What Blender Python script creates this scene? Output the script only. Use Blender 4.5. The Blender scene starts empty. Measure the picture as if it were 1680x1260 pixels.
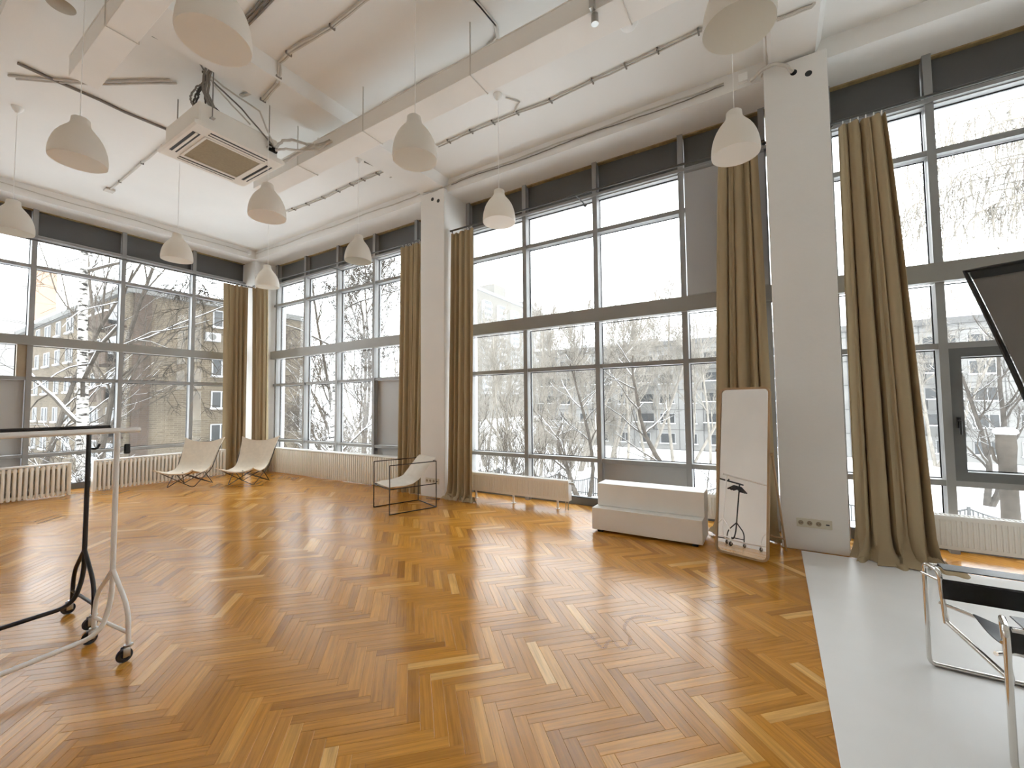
import bpy, bmesh, math, random
from mathutils import Vector, Matrix, noise

# ------------------------------------------------------------------ camera, world, light, exposure
sc = bpy.context.scene
COL = sc.collection
YAW, PIT, ROL, FPX, CAMH = 0.55352292, 0.04872433, 0.00974382, 694.676, 1.45
_fw = Vector((-math.sin(YAW)*math.cos(PIT), math.cos(YAW)*math.cos(PIT), math.sin(PIT)))
_r0 = Vector((math.cos(YAW), math.sin(YAW), 0)); _d0 = _fw.cross(_r0)
_r = _r0*math.cos(ROL) + _d0*math.sin(ROL); _d = -_r0*math.sin(ROL) + _d0*math.cos(ROL)
cam_data = bpy.data.cameras.new('camera'); cam = bpy.data.objects.new('camera', cam_data); COL.objects.link(cam)
cam_data.sensor_width = 36.0; cam_data.sensor_fit = 'HORIZONTAL'
cam_data.lens = FPX/1680*36; cam_data.clip_start = 0.05; cam_data.clip_end = 2000
_m = Matrix((( _r.x, -_d.x, -_fw.x, 0), (_r.y, -_d.y, -_fw.y, 0), (_r.z, -_d.z, -_fw.z, CAMH), (0, 0, 0, 1)))
cam.matrix_world = _m
sc.camera = cam

def ray(px, py):
    return _r*((px-840)/FPX) + _d*((py-630)/FPX) + _fw
def at(px, py, depth):
    v = ray(px, py)*depth; return Vector((v.x, v.y, v.z+CAMH))
def on_z(px, py, z):
    v = ray(px, py); t = (z-CAMH)/v.z; return Vector((v.x*t, v.y*t, z))
def project(p):
    q = Vector((p[0], p[1], p[2]-CAMH)); zc = q.dot(_fw)
    if zc <= 0.05: return None
    return (q.dot(_r)/zc*FPX+840, q.dot(_d)/zc*FPX+630, zc)

SKY = 5.6
w = bpy.data.worlds.new('overcast_sky'); sc.world = w; w.use_nodes = True
bg = w.node_tree.nodes['Background']; bg.inputs[0].default_value = (0.93, 0.965, 1.0, 1); bg.inputs[1].default_value = SKY
sc.view_settings.view_transform = 'Standard'; sc.view_settings.look = 'None'
sc.view_settings.gamma = 1.0; sc.view_settings.use_curve_mapping = False
sc.view_settings.exposure = 0.0
cy = sc.cycles
cy.max_bounces = 14; cy.diffuse_bounces = 8; cy.glossy_bounces = 4; cy.transmission_bounces = 6
cy.transparent_max_bounces = 24; cy.volume_bounces = 6; cy.caustics_reflective = False; cy.caustics_refractive = False
cy.use_denoising = True; cy.sample_clamp_indirect = 6.0

R = random.Random(7)
PI = math.pi

# ------------------------------------------------------------------ materials
def principled(name, col, rough=0.6, metal=0.0, spec=0.5):
    m = bpy.data.materials.new(name); m.use_nodes = True
    b = m.node_tree.nodes['Principled BSDF']
    b.inputs['Base Color'].default_value = (*col, 1); b.inputs['Roughness'].default_value = rough
    b.inputs['Metallic'].default_value = metal; b.inputs['Specular IOR Level'].default_value = spec
    return m, m.node_tree.nodes, m.node_tree.links, b
def mat(name, col, rough=0.6, metal=0.0, var=0.0, scale=6.0, bump=0.0, bscale=60.0, spec=0.5, stretch=None):
    """principled + noise colour variation + fine bump"""
    m, n, l, b = principled(name, col, rough, metal, spec)
    tc = n.new('ShaderNodeTexCoord'); src = tc.outputs['Object']
    if stretch:
        mp = n.new('ShaderNodeMapping'); mp.inputs['Scale'].default_value = stretch
        l.new(src, mp.inputs['Vector']); src = mp.outputs[0]
    if var:
        t = n.new('ShaderNodeTexNoise'); t.inputs['Scale'].default_value = scale; t.inputs['Detail'].default_value = 5
        l.new(src, t.inputs['Vector'])
        r = n.new('ShaderNodeMapRange'); r.inputs[1].default_value = 0.3; r.inputs[2].default_value = 0.7
        r.inputs[3].default_value = 1-var; r.inputs[4].default_value = 1+var
        l.new(t.outputs[0], r.inputs[0])
        mx = n.new('ShaderNodeMix'); mx.data_type = 'RGBA'; mx.blend_type = 'MULTIPLY'; mx.inputs[0].default_value = 1
        mx.inputs[6].default_value = (*col, 1); l.new(r.outputs[0], mx.inputs[7]); l.new(mx.outputs[2], b.inputs['Base Color'])
    if bump:
        t2 = n.new('ShaderNodeTexNoise'); t2.inputs['Scale'].default_value = bscale; t2.inputs['Detail'].default_value = 4
        l.new(src, t2.inputs['Vector'])
        bp = n.new('ShaderNodeBump'); bp.inputs['Strength'].default_value = bump; bp.inputs['Distance'].default_value = 0.01
        l.new(t2.outputs[0], bp.inputs['Height']); l.new(bp.outputs[0], b.inputs['Normal'])
    return m

M = {}
M['plaster'] = mat('white_plaster', (0.80, 0.785, 0.755), 0.75, var=0.03, scale=1.3, bump=0.12, bscale=25)
M['ceiling'] = mat('ceiling_plaster', (0.83, 0.83, 0.81), 0.85, var=0.03, scale=0.7, bump=0.15, bscale=9)
M['trunking'] = mat('painted_trunking', (0.84, 0.82, 0.78), 0.55, var=0.03, scale=2, bump=0.05)
M['frame'] = mat('grey_painted_aluminium', (0.29, 0.29, 0.282), 0.38, metal=0.0, var=0.05, scale=3)
M['bar'] = mat('grey_brown_facade_bar', (0.29, 0.28, 0.255), 0.42, var=0.06, scale=2)
M['frame_lit'] = mat('skylit_frame_grey', (0.40, 0.40, 0.395), 0.4, var=0.04)  # frame grey made paler, sky light on the sides put into the colour
M['gasket'] = mat('black_gasket', (0.02, 0.02, 0.02), 0.6, var=0.05)
M['panel'] = mat('grey_infill_panel', (0.46, 0.465, 0.46), 0.45, var=0.05, scale=1.2)
M['spandrel'] = mat('dark_spandrel', (0.10, 0.10, 0.095), 0.5, var=0.08, scale=1.5)
M['foam'] = mat('brown_foam_line', (0.34, 0.25, 0.12), 0.9, var=0.25, scale=14, bump=0.8, bscale=30)
M['sash'] = mat('dark_grey_sash', (0.13, 0.135, 0.13), 0.4, var=0.05)
M['woodframe'] = mat('brown_inner_frame', (0.33, 0.26, 0.17), 0.5, var=0.1)
M['radiator'] = mat('cream_radiator_enamel', (0.88, 0.855, 0.79), 0.35, var=0.02, scale=4)
M['radcap'] = mat('white_radiator_cap', (0.88, 0.88, 0.86), 0.35, var=0.02)
M['darkgap'] = mat('dark_inside', (0.05, 0.045, 0.04), 0.9, var=0.05)
M['white'] = mat('white_paint', (0.84, 0.83, 0.80), 0.45, var=0.02, scale=4, bump=0.03)
M['whitefloor'] = mat('white_painted_board', (0.80, 0.80, 0.79), 0.32, var=0.03, scale=2.2, bump=0.02, bscale=40)
M['wmetal'] = mat('white_powder_coat', (0.80, 0.78, 0.75), 0.35, var=0.02)
M['bmetal'] = mat('black_powder_coat', (0.012, 0.011, 0.010), 0.4, var=0.1)
M['chrome'] = mat('chrome_tube', (0.72, 0.70, 0.66), 0.12, metal=1.0, var=0.04, scale=9)
M['steel'] = mat('dull_steel', (0.5, 0.5, 0.48), 0.35, metal=1.0, var=0.05)
M['rubber'] = mat('black_rubber', (0.02, 0.02, 0.02), 0.7, var=0.1)
M['leather'] = mat('black_leather', (0.012, 0.010, 0.009), 0.33, var=0.1, bump=0.08, bscale=160)
M['canvas'] = mat('felt_canvas', (0.74, 0.655, 0.54), 0.95, var=0.05, scale=18, bump=0.35, bscale=220, spec=0.1)
M['cushion'] = mat('linen_cushion', (0.78, 0.73, 0.65), 0.95, var=0.06, scale=7, bump=0.4, bscale=120, spec=0.1)
M['pipe'] = mat('pale_conduit', (0.60, 0.57, 0.52), 0.6, var=0.06)
M['pipedark'] = mat('grey_conduit', (0.22, 0.20, 0.175), 0.6, var=0.08)
M['wire'] = mat('dark_wire', (0.06, 0.055, 0.05), 0.6, var=0.1)
M['acwhite'] = mat('air_conditioner_plastic', (0.80, 0.765, 0.70), 0.45, var=0.02)
M['acgrille'] = mat('intake_filter', (0.33, 0.27, 0.17), 0.8, var=0.08, scale=40, bump=0.4, bscale=200)
M['socket'] = mat('cream_socket', (0.66, 0.62, 0.50), 0.45, var=0.02)
M['mirrorframe'] = mat('oak_mirror_frame', (0.42, 0.29, 0.16), 0.5, var=0.15, scale=10, stretch=(1, 1, 0.15))
M['mirror'], _n, _l, _b = principled('mirror_glass', (0.92, 0.92, 0.91), 0.0, 1.0)
M['greyfabric'] = mat('grey_reflector_fabric', (0.17, 0.155, 0.135), 0.42, var=0.12, scale=3, bump=0.25, bscale=6)
M['rod'] = mat('dark_curtain_rod', (0.10, 0.10, 0.095), 0.4, metal=0.6, var=0.05)

def m_shade():
    m, n, l, b = principled('opal_plastic_shade', (0.92, 0.905, 0.875), 0.35)
    out = n['Material Output']; tr = n.new('ShaderNodeBsdfTranslucent'); tr.inputs[0].default_value = (0.93, 0.90, 0.85, 1)
    t = n.new('ShaderNodeTexNoise'); t.inputs['Scale'].default_value = 3
    mr = n.new('ShaderNodeMapRange'); mr.inputs[3].default_value = 0.55; mr.inputs[4].default_value = 0.60
    l.new(t.outputs[0], mr.inputs[0])
    mx = n.new('ShaderNodeMixShader'); l.new(mr.outputs[0], mx.inputs[0])
    l.new(b.outputs[0], mx.inputs[1]); l.new(tr.outputs[0], mx.inputs[2]); l.new(mx.outputs[0], out.inputs[0])
    return m
M['shade'] = m_shade()

def m_curtain():
    m, n, l, b = principled('olive_tan_curtain', (0.45, 0.36, 0.225), 0.85, spec=0.15)
    tc = n.new('ShaderNodeTexCoord'); t = n.new('ShaderNodeTexNoise'); t.inputs['Scale'].default_value = 160; t.inputs['Detail'].default_value = 2
    l.new(tc.outputs['Object'], t.inputs['Vector'])
    bp = n.new('ShaderNodeBump'); bp.inputs['Strength'].default_value = 0.15; bp.inputs['Distance'].default_value = 0.004
    l.new(t.outputs[0], bp.inputs['Height']); l.new(bp.outputs[0], b.inputs['Normal'])
    tr = n.new('ShaderNodeBsdfTranslucent'); tr.inputs[0].default_value = (0.50, 0.38, 0.21, 1)
    mx = n.new('ShaderNodeMixShader'); mx.inputs[0].default_value = 0.12; out = n['Material Output']
    l.new(b.outputs[0], mx.inputs[1]); l.new(tr.outputs[0], mx.inputs[2]); l.new(mx.outputs[0], out.inputs[0])
    return m
M['curtain'] = m_curtain()

def m_glass():
    m = bpy.data.materials.new('window_glass'); m.use_nodes = True; n = m.node_tree.nodes; l = m.node_tree.links; n.clear()
    out = n.new('ShaderNodeOutputMaterial'); t = n.new('ShaderNodeBsdfTransparent'); t.inputs[0].default_value = (0.965, 0.975, 0.97, 1)
    g = n.new('ShaderNodeBsdfGlossy'); g.inputs['Roughness'].default_value = 0.0
    f = n.new('ShaderNodeLayerWeight'); f.inputs[0].default_value = 0.5
    pw = n.new('ShaderNodeMath'); pw.operation = 'POWER'; pw.inputs[1].default_value = 5; l.new(f.outputs['Facing'], pw.inputs[0])
    ma = n.new('ShaderNodeMath'); ma.operation = 'MULTIPLY_ADD'; ma.inputs[1].default_value = 0.9; ma.inputs[2].default_value = 0.02; l.new(pw.outputs[0], ma.inputs[0])
    mx = n.new('ShaderNodeMixShader'); l.new(ma.outputs[0], mx.inputs[0]); l.new(t.outputs[0], mx.inputs[1]); l.new(g.outputs[0], mx.inputs[2]); l.new(mx.outputs[0], out.inputs[0])
    return m
M['glass'] = m_glass()

def m_parquet():
    """oak parquet: per-plank tone from attribute 'tone', grain along the plank from its UVs, worn lacquer"""
    m, n, l, b = principled('oak_parquet', (0.5, 0.28, 0.1), 0.3, spec=0.32)
    at_ = n.new('ShaderNodeAttribute'); at_.attribute_name = 'tone'
    uv = n.new('ShaderNodeUVMap'); uv.uv_map = 'UVMap'
    mp = n.new('ShaderNodeMapping'); mp.inputs['Scale'].default_value = (3.0, 60.0, 1.0); l.new(uv.outputs[0], mp.inputs['Vector'])
    ad = n.new('ShaderNodeVectorMath'); ad.operation = 'ADD'; l.new(mp.outputs[0], ad.inputs[0])
    cb = n.new('ShaderNodeCombineXYZ'); ml = n.new('ShaderNodeMath'); ml.operation = 'MULTIPLY'; ml.inputs[1].default_value = 91.0
    l.new(at_.outputs['Fac'], ml.inputs[0]); l.new(ml.outputs[0], cb.inputs[2]); l.new(cb.outputs[0], ad.inputs[1])
    gr = n.new('ShaderNodeTexNoise'); gr.inputs['Scale'].default_value = 1.0; gr.inputs['Detail'].default_value = 6; gr.inputs['Roughness'].default_value = 0.62
    l.new(ad.outputs[0], gr.inputs['Vector'])
    cr = n.new('ShaderNodeValToRGB'); e = cr.color_ramp.elements
    e[0].position = 0.0; e[0].color = (0.335, 0.138, 0.016, 1); e[1].position = 1.0; e[1].color = (0.80, 0.50, 0.20, 1)
    for p, c in ((0.25, (0.445, 0.195, 0.023)), (0.6, (0.56, 0.250, 0.032)), (0.85, (0.66, 0.34, 0.070))):
        k = e.new(p); k.color = (*c, 1)
    l.new(at_.outputs['Fac'], cr.inputs[0])
    mr = n.new('ShaderNodeMapRange'); mr.inputs[1].default_value = 0.32; mr.inputs[2].default_value = 0.68; mr.inputs[3].default_value = 0.74; mr.inputs[4].default_value = 1.18
    l.new(gr.outputs[0], mr.inputs[0])
    mx = n.new('ShaderNodeMix'); mx.data_type = 'RGBA'; mx.blend_type = 'MULTIPLY'; mx.inputs[0].default_value = 1
    l.new(cr.outputs[0], mx.inputs[6]); l.new(mr.outputs[0], mx.inputs[7])
    # scuffed dusty lacquer: worn areas are paler and rougher (their own blotchy shapes)
    geo = n.new('ShaderNodeNewGeometry')
    wn = n.new('ShaderNodeTexNoise'); wn.inputs['Scale'].default_value = 1.1; wn.inputs['Detail'].default_value = 4; wn.inputs['Roughness'].default_value = 0.55
    l.new(geo.outputs['Position'], wn.inputs['Vector'])
    wr = n.new('ShaderNodeMapRange'); wr.inputs[1].default_value = 0.42; wr.inputs[2].default_value = 0.68; wr.inputs[3].default_value = 0.0; wr.inputs[4].default_value = 0.10
    l.new(wn.outputs[0], wr.inputs[0])
    m2 = n.new('ShaderNodeMix'); m2.data_type = 'RGBA'; l.new(wr.outputs[0], m2.inputs[0]); l.new(mx.outputs[2], m2.inputs[6]); m2.inputs[7].default_value = (0.60, 0.42, 0.24, 1)
    l.new(m2.outputs[2], b.inputs['Base Color'])
    rr = n.new('ShaderNodeMapRange'); rr.inputs[1].default_value = 0.3; rr.inputs[2].default_value = 0.7; rr.inputs[3].default_value = 0.15; rr.inputs[4].default_value = 0.27
    l.new(wn.outputs[0], rr.inputs[0]); l.new(rr.outputs[0], b.inputs['Roughness'])
    bp = n.new('ShaderNodeBump'); bp.inputs['Strength'].default_value = 0.06; bp.inputs['Distance'].default_value = 0.002
    l.new(gr.outputs[0], bp.inputs['Height']); l.new(bp.outputs[0], b.inputs['Normal'])
    return m
M['parquet'] = m_parquet()
M['subfloor'] = mat('dark_joint', (0.30, 0.14, 0.045), 0.8, var=0.1)

# outside
M['snow'] = mat('snow', (0.86, 0.88, 0.90), 0.9, var=0.04, scale=0.15, bump=0.5, bscale=2, spec=0.1)
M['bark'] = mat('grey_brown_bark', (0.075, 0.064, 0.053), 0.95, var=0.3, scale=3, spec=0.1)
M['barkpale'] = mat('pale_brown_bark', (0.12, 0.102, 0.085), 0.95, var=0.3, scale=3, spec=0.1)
def m_birch():
    m, n, l, b = principled('birch_bark', (0.7, 0.68, 0.64), 0.8, spec=0.1)
    tc = n.new('ShaderNodeTexCoord'); mp = n.new('ShaderNodeMapping'); mp.inputs['Scale'].default_value = (2.2, 2.2, 9.0)
    l.new(tc.outputs['Object'], mp.inputs['Vector'])
    t = n.new('ShaderNodeTexNoise'); t.inputs['Scale'].default_value = 1.6; t.inputs['Detail'].default_value = 3; l.new(mp.outputs[0], t.inputs['Vector'])
    cr = n.new('ShaderNodeValToRGB'); cr.color_ramp.elements[0].position = 0.40; cr.color_ramp.elements[0].color = (0.03, 0.027, 0.025, 1)
    cr.color_ramp.elements[1].position = 0.47; cr.color_ramp.elements[1].color = (0.42, 0.40, 0.37, 1)
    l.new(t.outputs[0], cr.inputs[0]); l.new(cr.outputs[0], b.inputs['Base Color'])
    return m
M['birch'] = m_birch()
M['barkhaze'] = mat('haze_paled_bark', (0.27, 0.245, 0.21), 0.95, var=0.25, scale=2, spec=0.1)  # bark colour lightened for distant trees, haze painted into it
def m_brick(name, c1, c2, mortar, scale):
    m, n, l, b = principled(name, c1, 0.9, spec=0.1)
    tc = n.new('ShaderNodeTexCoord'); mp = n.new('ShaderNodeMapping'); mp.inputs['Rotation'].default_value = (PI/2, 0, 0)
    ge = n.new('ShaderNodeSeparateXYZ'); l.new(tc.outputs['Object'], ge.inputs[0])
    ad = n.new('ShaderNodeMath'); ad.operation = 'ADD'; l.new(ge.outputs[0], ad.inputs[0]); l.new(ge.outputs[1], ad.inputs[1])
    cb = n.new('ShaderNodeCombineXYZ'); l.new(ad.outputs[0], cb.inputs[0]); l.new(ge.outputs[2], cb.inputs[1])
    br = n.new('ShaderNodeTexBrick'); br.inputs['Scale'].default_value = scale; br.inputs['Color1'].default_value = (*c1, 1); br.inputs['Color2'].default_value = (*c2, 1); br.inputs['Mortar'].default_value = (*mortar, 1)
    br.inputs['Mortar Size'].default_value = 0.02; br.inputs['Row Height'].default_value = 0.16; br.inputs['Brick Width'].default_value = 0.55
    l.new(cb.outputs[0], br.inputs['Vector'])
    t = n.new('ShaderNodeTexNoise'); t.inputs['Scale'].default_value = 0.35; t.inputs['Detail'].default_value = 4; l.new(tc.outputs['Object'], t.inputs['Vector'])
    r = n.new('ShaderNodeMapRange'); r.inputs[1].default_value = 0.3; r.inputs[2].default_value = 0.7; r.inputs[3].default_value = 0.8; r.inputs[4].default_value = 1.2; l.new(t.outputs[0], r.inputs[0])
    mx = n.new('ShaderNodeMix'); mx.data_type = 'RGBA'; mx.blend_type = 'MULTIPLY'; mx.inputs[0].default_value = 1
    l.new(br.outputs[0], mx.inputs[6]); l.new(r.outputs[0], mx.inputs[7]); l.new(mx.outputs[2], b.inputs['Base Color'])
    return m
M['khaki_brick'] = m_brick('khaki_brick', (0.122, 0.096, 0.066), (0.088, 0.069, 0.047), (0.145, 0.122, 0.092), 1.0)
M['brown_brick'] = m_brick('brown_brick', (0.075, 0.052, 0.037), (0.058, 0.041, 0.030), (0.075, 0.06, 0.05), 1.0)
M['orange_wall'] = mat('orange_render', (0.30, 0.165, 0.085), 0.9, var=0.06, scale=0.1)
M['panel_wall'] = mat('pale_panel_facade', (0.25, 0.244, 0.232), 0.9, var=0.06, scale=0.3)
M['panel_trim'] = mat('grey_panel_joint', (0.12, 0.117, 0.113), 0.9, var=0.05)
M['yellow_wall'] = mat('buff_high_rise_wall', (0.10, 0.086, 0.064), 0.9, var=0.05, scale=0.1)
M['farglass'] = mat('far_window_glass', (0.035, 0.038, 0.04), 0.25, var=0.2, scale=0.4)
M['farframe'] = mat('white_window_frame', (0.33, 0.33, 0.33), 0.5, var=0.03)
M['concrete'] = mat('old_concrete', (0.12, 0.117, 0.11), 0.9, var=0.1, scale=0.5)
M['fence'] = mat('pale_iron_fence', (0.07, 0.07, 0.07), 0.7, var=0.1)

# ------------------------------------------------------------------ mesh builder
class B:
    def __init__(s): s.v = []; s.f = []
    def quad(s, a, b, c, d):
        k = len(s.v); s.v += [tuple(a), tuple(b), tuple(c), tuple(d)]; s.f.append((k, k+1, k+2, k+3))
    def box(s, x0, x1, y0, y1, z0, z1):
        k = len(s.v)
        s.v += [(x0,y0,z0),(x1,y0,z0),(x1,y1,z0),(x0,y1,z0),(x0,y0,z1),(x1,y0,z1),(x1,y1,z1),(x0,y1,z1)]
        s.f += [tuple(k+i for i in q) for q in ((0,3,2,1),(4,5,6,7),(0,1,5,4),(1,2,6,5),(2,3,7,6),(3,0,4,7))]; return s
    def bbox(s, x0, x1, y0, y1, z0, z1, c=0.004):
        """box with chamfered edges"""
        bm = bmesh.new(); bmesh.ops.create_cube(bm, size=1)
        for v in bm.verts: v.co = Vector(((x0+x1)/2+v.co.x*(x1-x0), (y0+y1)/2+v.co.y*(y1-y0), (z0+z1)/2+v.co.z*(z1-z0)))
        bmesh.ops.bevel(bm, geom=list(bm.edges), offset=c, segments=2, profile=0.5, affect='EDGES')
        return s.add(bm)
    def add(s, bm, mtx=None):
        k = len(s.v); bm.verts.index_update()
        s.v += [tuple(mtx @ v.co if mtx else v.co) for v in bm.verts]
        s.f += [tuple(k+v.index for v in f.verts) for f in bm.faces]; bm.free(); return s
    def prism(s, poly, axis, a, b):
        """poly of 2-D points extruded from a to b along axis 'x','y','z'"""
        def P(p, t): return {'x': (t, p[0], p[1]), 'y': (p[0], t, p[1]), 'z': (p[0], p[1], t)}[axis]
        n = len(poly); k = len(s.v); s.v += [P(p, a) for p in poly] + [P(p, b) for p in poly]
        s.f += [tuple(range(k+n-1, k-1, -1)), tuple(range(k+n, k+2*n))] + [(k+i, k+(i+1) % n, k+n+(i+1) % n, k+n+i) for i in range(n)]; return s
    def tube(s, pts, r, n=8, closed=False, cap=True, radii=None):
        pts = [Vector(p) for p in pts]; N = len(pts)
        if N < 2: return s
        T = []
        for i in range(N):
            if closed: t = (pts[(i+1) % N]-pts[i-1])
            else: t = (pts[min(i+1, N-1)]-pts[max(i-1, 0)])
            T.append(t.normalized() if t.length > 1e-9 else Vector((0, 0, 1)))
        up = Vector((0, 0, 1)) if abs(T[0].z) < 0.9 else Vector((1, 0, 0))
        nrm = (up - T[0]*up.dot(T[0])).normalized(); k = len(s.v)
        for i in range(N):
            nrm = nrm - T[i]*nrm.dot(T[i])
            nrm = nrm.normalized() if nrm.length > 1e-6 else T[i].orthogonal().normalized()
            bn = T[i].cross(nrm); rr = radii[i] if radii else r
            for j in range(n):
                a = 2*PI*j/n + PI/n; s.v.append(tuple(pts[i] + nrm*(math.cos(a)*rr) + bn*(math.sin(a)*rr)))
        for i in range(N if closed else N-1):
            i2 = (i+1) % N
            for j in range(n): s.f.append((k+i*n+j, k+i*n+(j+1) % n, k+i2*n+(j+1) % n, k+i2*n+j))
        if cap and not closed:
            s.f.append(tuple(k+j for j in range(n-1, -1, -1))); s.f.append(tuple(k+(N-1)*n+j for j in range(n)))
        return s
    def lathe(s, prof, n=32, c=(0, 0, 0), axis='z'):
        k = len(s.v)
        for (r, h) in prof:
            for j in range(n):
                a = 2*PI*j/n; x, y = r*math.cos(a), r*math.sin(a)
                s.v.append({'z': (c[0]+x, c[1]+y, c[2]+h), 'y': (c[0]+x, c[1]+h, c[2]+y), 'x': (c[0]+h, c[1]+x, c[2]+y)}[axis])
        for i in range(len(prof)-1):
            for j in range(n): s.f.append((k+i*n+j, k+i*n+(j+1) % n, k+(i+1)*n+(j+1) % n, k+(i+1)*n+j))
        if prof[0][0] > 1e-5: s.f.append(tuple(k+j for j in range(n-1, -1, -1)))
        if prof[-1][0] > 1e-5: s.f.append(tuple(k+(len(prof)-1)*n+j for j in range(n)))
        return s
    def sheet(s, fn, nu, nv, thick=0.0):
        """grid surface fn(u,v); with thickness it is a closed shell"""
        k = len(s.v); P = [[Vector(fn(i/nu, j/nv)) for i in range(nu+1)] for j in range(nv+1)]
        def idx(j, i, o=0): return k+o+j*(nu+1)+i
        for row in P: s.v += [tuple(p) for p in row]
        for j in range(nv):
            for i in range(nu): s.f.append((idx(j, i), idx(j, i+1), idx(j+1, i+1), idx(j+1, i)))
        if thick:
            o = (nu+1)*(nv+1)
            for j in range(nv+1):
                for i in range(nu+1):
                    du = P[j][min(i+1, nu)]-P[j][max(i-1, 0)]; dv = P[min(j+1, nv)][i]-P[max(j-1, 0)][i]
                    q = du.cross(dv); q = q.normalized() if q.length > 1e-9 else Vector((0, 0, 1)); s.v.append(tuple(P[j][i]-q*thick))
            for j in range(nv):
                for i in range(nu): s.f.append((idx(j, i, o), idx(j+1, i, o), idx(j+1, i+1, o), idx(j, i+1, o)))
            for i in range(nu):
                s.f.append((idx(0, i), idx(0, i, o), idx(0, i+1, o), idx(0, i+1))); s.f.append((idx(nv, i), idx(nv, i+1), idx(nv, i+1, o), idx(nv, i, o)))
            for j in range(nv):
                s.f.append((idx(j, 0), idx(j+1, 0), idx(j+1, 0, o), idx(j, 0, o))); s.f.append((idx(j, nu), idx(j, nu, o), idx(j+1, nu, o), idx(j+1, nu)))
        return s
    def mesh(s, name, m, org=(0, 0, 0), smooth=False):
        me = bpy.data.meshes.new(name); o = org
        me.from_pydata([(v[0]-o[0], v[1]-o[1], v[2]-o[2]) for v in s.v], [], s.f); me.update()
        if m: me.materials.append(M[m] if isinstance(m, str) else m)
        if smooth:
            me.shade_smooth()
            try: me.set_sharp_from_angle(angle=math.radians(42))
            except Exception: pass
        return me
    def build(s, name, m, parent=None, smooth=False, org=None, local=False):
        """world-space vertices unless local; the object's origin is org (or the parent's place)"""
        o = bpy.data.objects.new(name, None) if False else None
        po = Vector((0, 0, 0)) if local else (world_loc(parent) if parent else Vector((0, 0, 0)))
        og = Vector(org) if org is not None else po
        ob = bpy.data.objects.new(name, s.mesh(name, m, og, smooth)); COL.objects.link(ob)
        ob.location = og-po
        if parent: ob.parent = parent
        return ob
def world_loc(o):
    v = Vector((0, 0, 0))
    while o: v += o.location; o = o.parent
    return v
def tag(o, label=None, cat=None, group=None, kind=None):
    if label: o['label'] = label
    if cat: o['category'] = cat
    if group: o['group'] = group
    if kind: o['kind'] = kind
    return o
def thing(name, label, cat, loc=(0, 0, 0), rz=0.0, group=None, kind=None):
    o = bpy.data.objects.new(name, None); COL.objects.link(o); o.location = loc; o.rotation_euler = (0, 0, rz)
    o.empty_display_size = 0.1
    return tag(o, label, cat, group, kind)
def inst(me, name, parent, loc=(0, 0, 0), rot=(0, 0, 0), scale=(1, 1, 1)):
    o = bpy.data.objects.new(name, me); COL.objects.link(o); o.location = loc; o.rotation_euler = rot; o.scale = scale
    if parent: o.parent = parent
    return o
def copy_tree(o, parent=None):
    c = o.copy(); COL.objects.link(c); c.parent = parent
    for ch in list(o.children): copy_tree(ch, c)
    return c
def arc(c, r, a0, a1, n, plane='xz', off=0):
    out = []
    for i in range(n+1):
        a = a0+(a1-a0)*i/n; u, v = r*math.cos(a), r*math.sin(a)
        out.append({'xz': (c[0]+u, c[1]+off, c[2]+v), 'yz': (c[0]+off, c[1]+u, c[2]+v), 'xy': (c[0]+u, c[1]+v, c[2]+off)}[plane])
    return out
def rounded(pts, r, n=4):
    """polyline with its inner corners rounded"""
    pts = [Vector(p) for p in pts]; out = [pts[0]]
    for i in range(1, len(pts)-1):
        a, b, c = pts[i-1], pts[i], pts[i+1]; d1 = (a-b); d2 = (c-b); q = min(r, d1.length*0.45, d2.length*0.45)
        p1 = b+d1.normalized()*q; p2 = b+d2.normalized()*q
        for k in range(n+1):
            t = k/n; out.append(p1*(1-t)**2+b*2*t*(1-t)+p2*t*t)
    out.append(pts[-1]); return out

# ================================================================== ROOM SHELL
XL, YW, XR, YB, ZC = -10.75, 5.66, 6.0, -1.4, 5.12
def struct(name, b, m, label=None, smooth=False, org=None):
    o = b.build(name, m, None, smooth, org); tag(o, label, None, None, 'structure'); return o

struct('ceiling', B().box(-11.3, XR+0.3, YB-0.3, 6.2, ZC, ZC+0.3), 'ceiling', 'white plaster ceiling with surface conduits and hanging lamps')
struct('wall_back', B().box(-11.3, XR+0.3, YB-0.3, YB, -0.2, ZC), 'plaster', 'plain white wall that the standing mirror reflects')
struct('wall_left', B().box(-11.2, XL+0.1, YB, -0.35, -0.2, 4.92), 'plaster', 'plain white wall beside the brick building window')
struct('wall_right', B().box(XR, XR+0.3, YB, 6.2, -0.2, ZC), 'plaster', 'plain white end wall of the studio')
struct('trim_1', B().box(-10.25, XR, 5.18, 6.1, 4.91, ZC), 'plaster', 'shallow white edge beam above the long window wall')
struct('trim_2', B().box(-11.2, -10.25, YB, 6.1, 4.91, ZC), 'plaster', 'shallow white edge beam above the brick building window')
for i, (x0, x1, lab) in enumerate(((-4.90, -4.43, 'white ceiling beam running out from the pillar behind the cube chair'),
                                   (0.09, 0.47, 'white ceiling beam running out from the pillar beside the mirror'))):
    b = B(); b.prism([(x0-0.06, ZC), (x0, 4.975), (x1, 4.975), (x1+0.06, ZC)], 'y', YB, 5.18)
    struct('trim_%d' % (i+3), b, 'ceiling', lab)
struct('trim_5', B().box(-6.45, XR, 0.70, 0.86, 5.02, ZC), 'ceiling', 'shallow white ceiling rib over the clothes racks')

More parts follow.
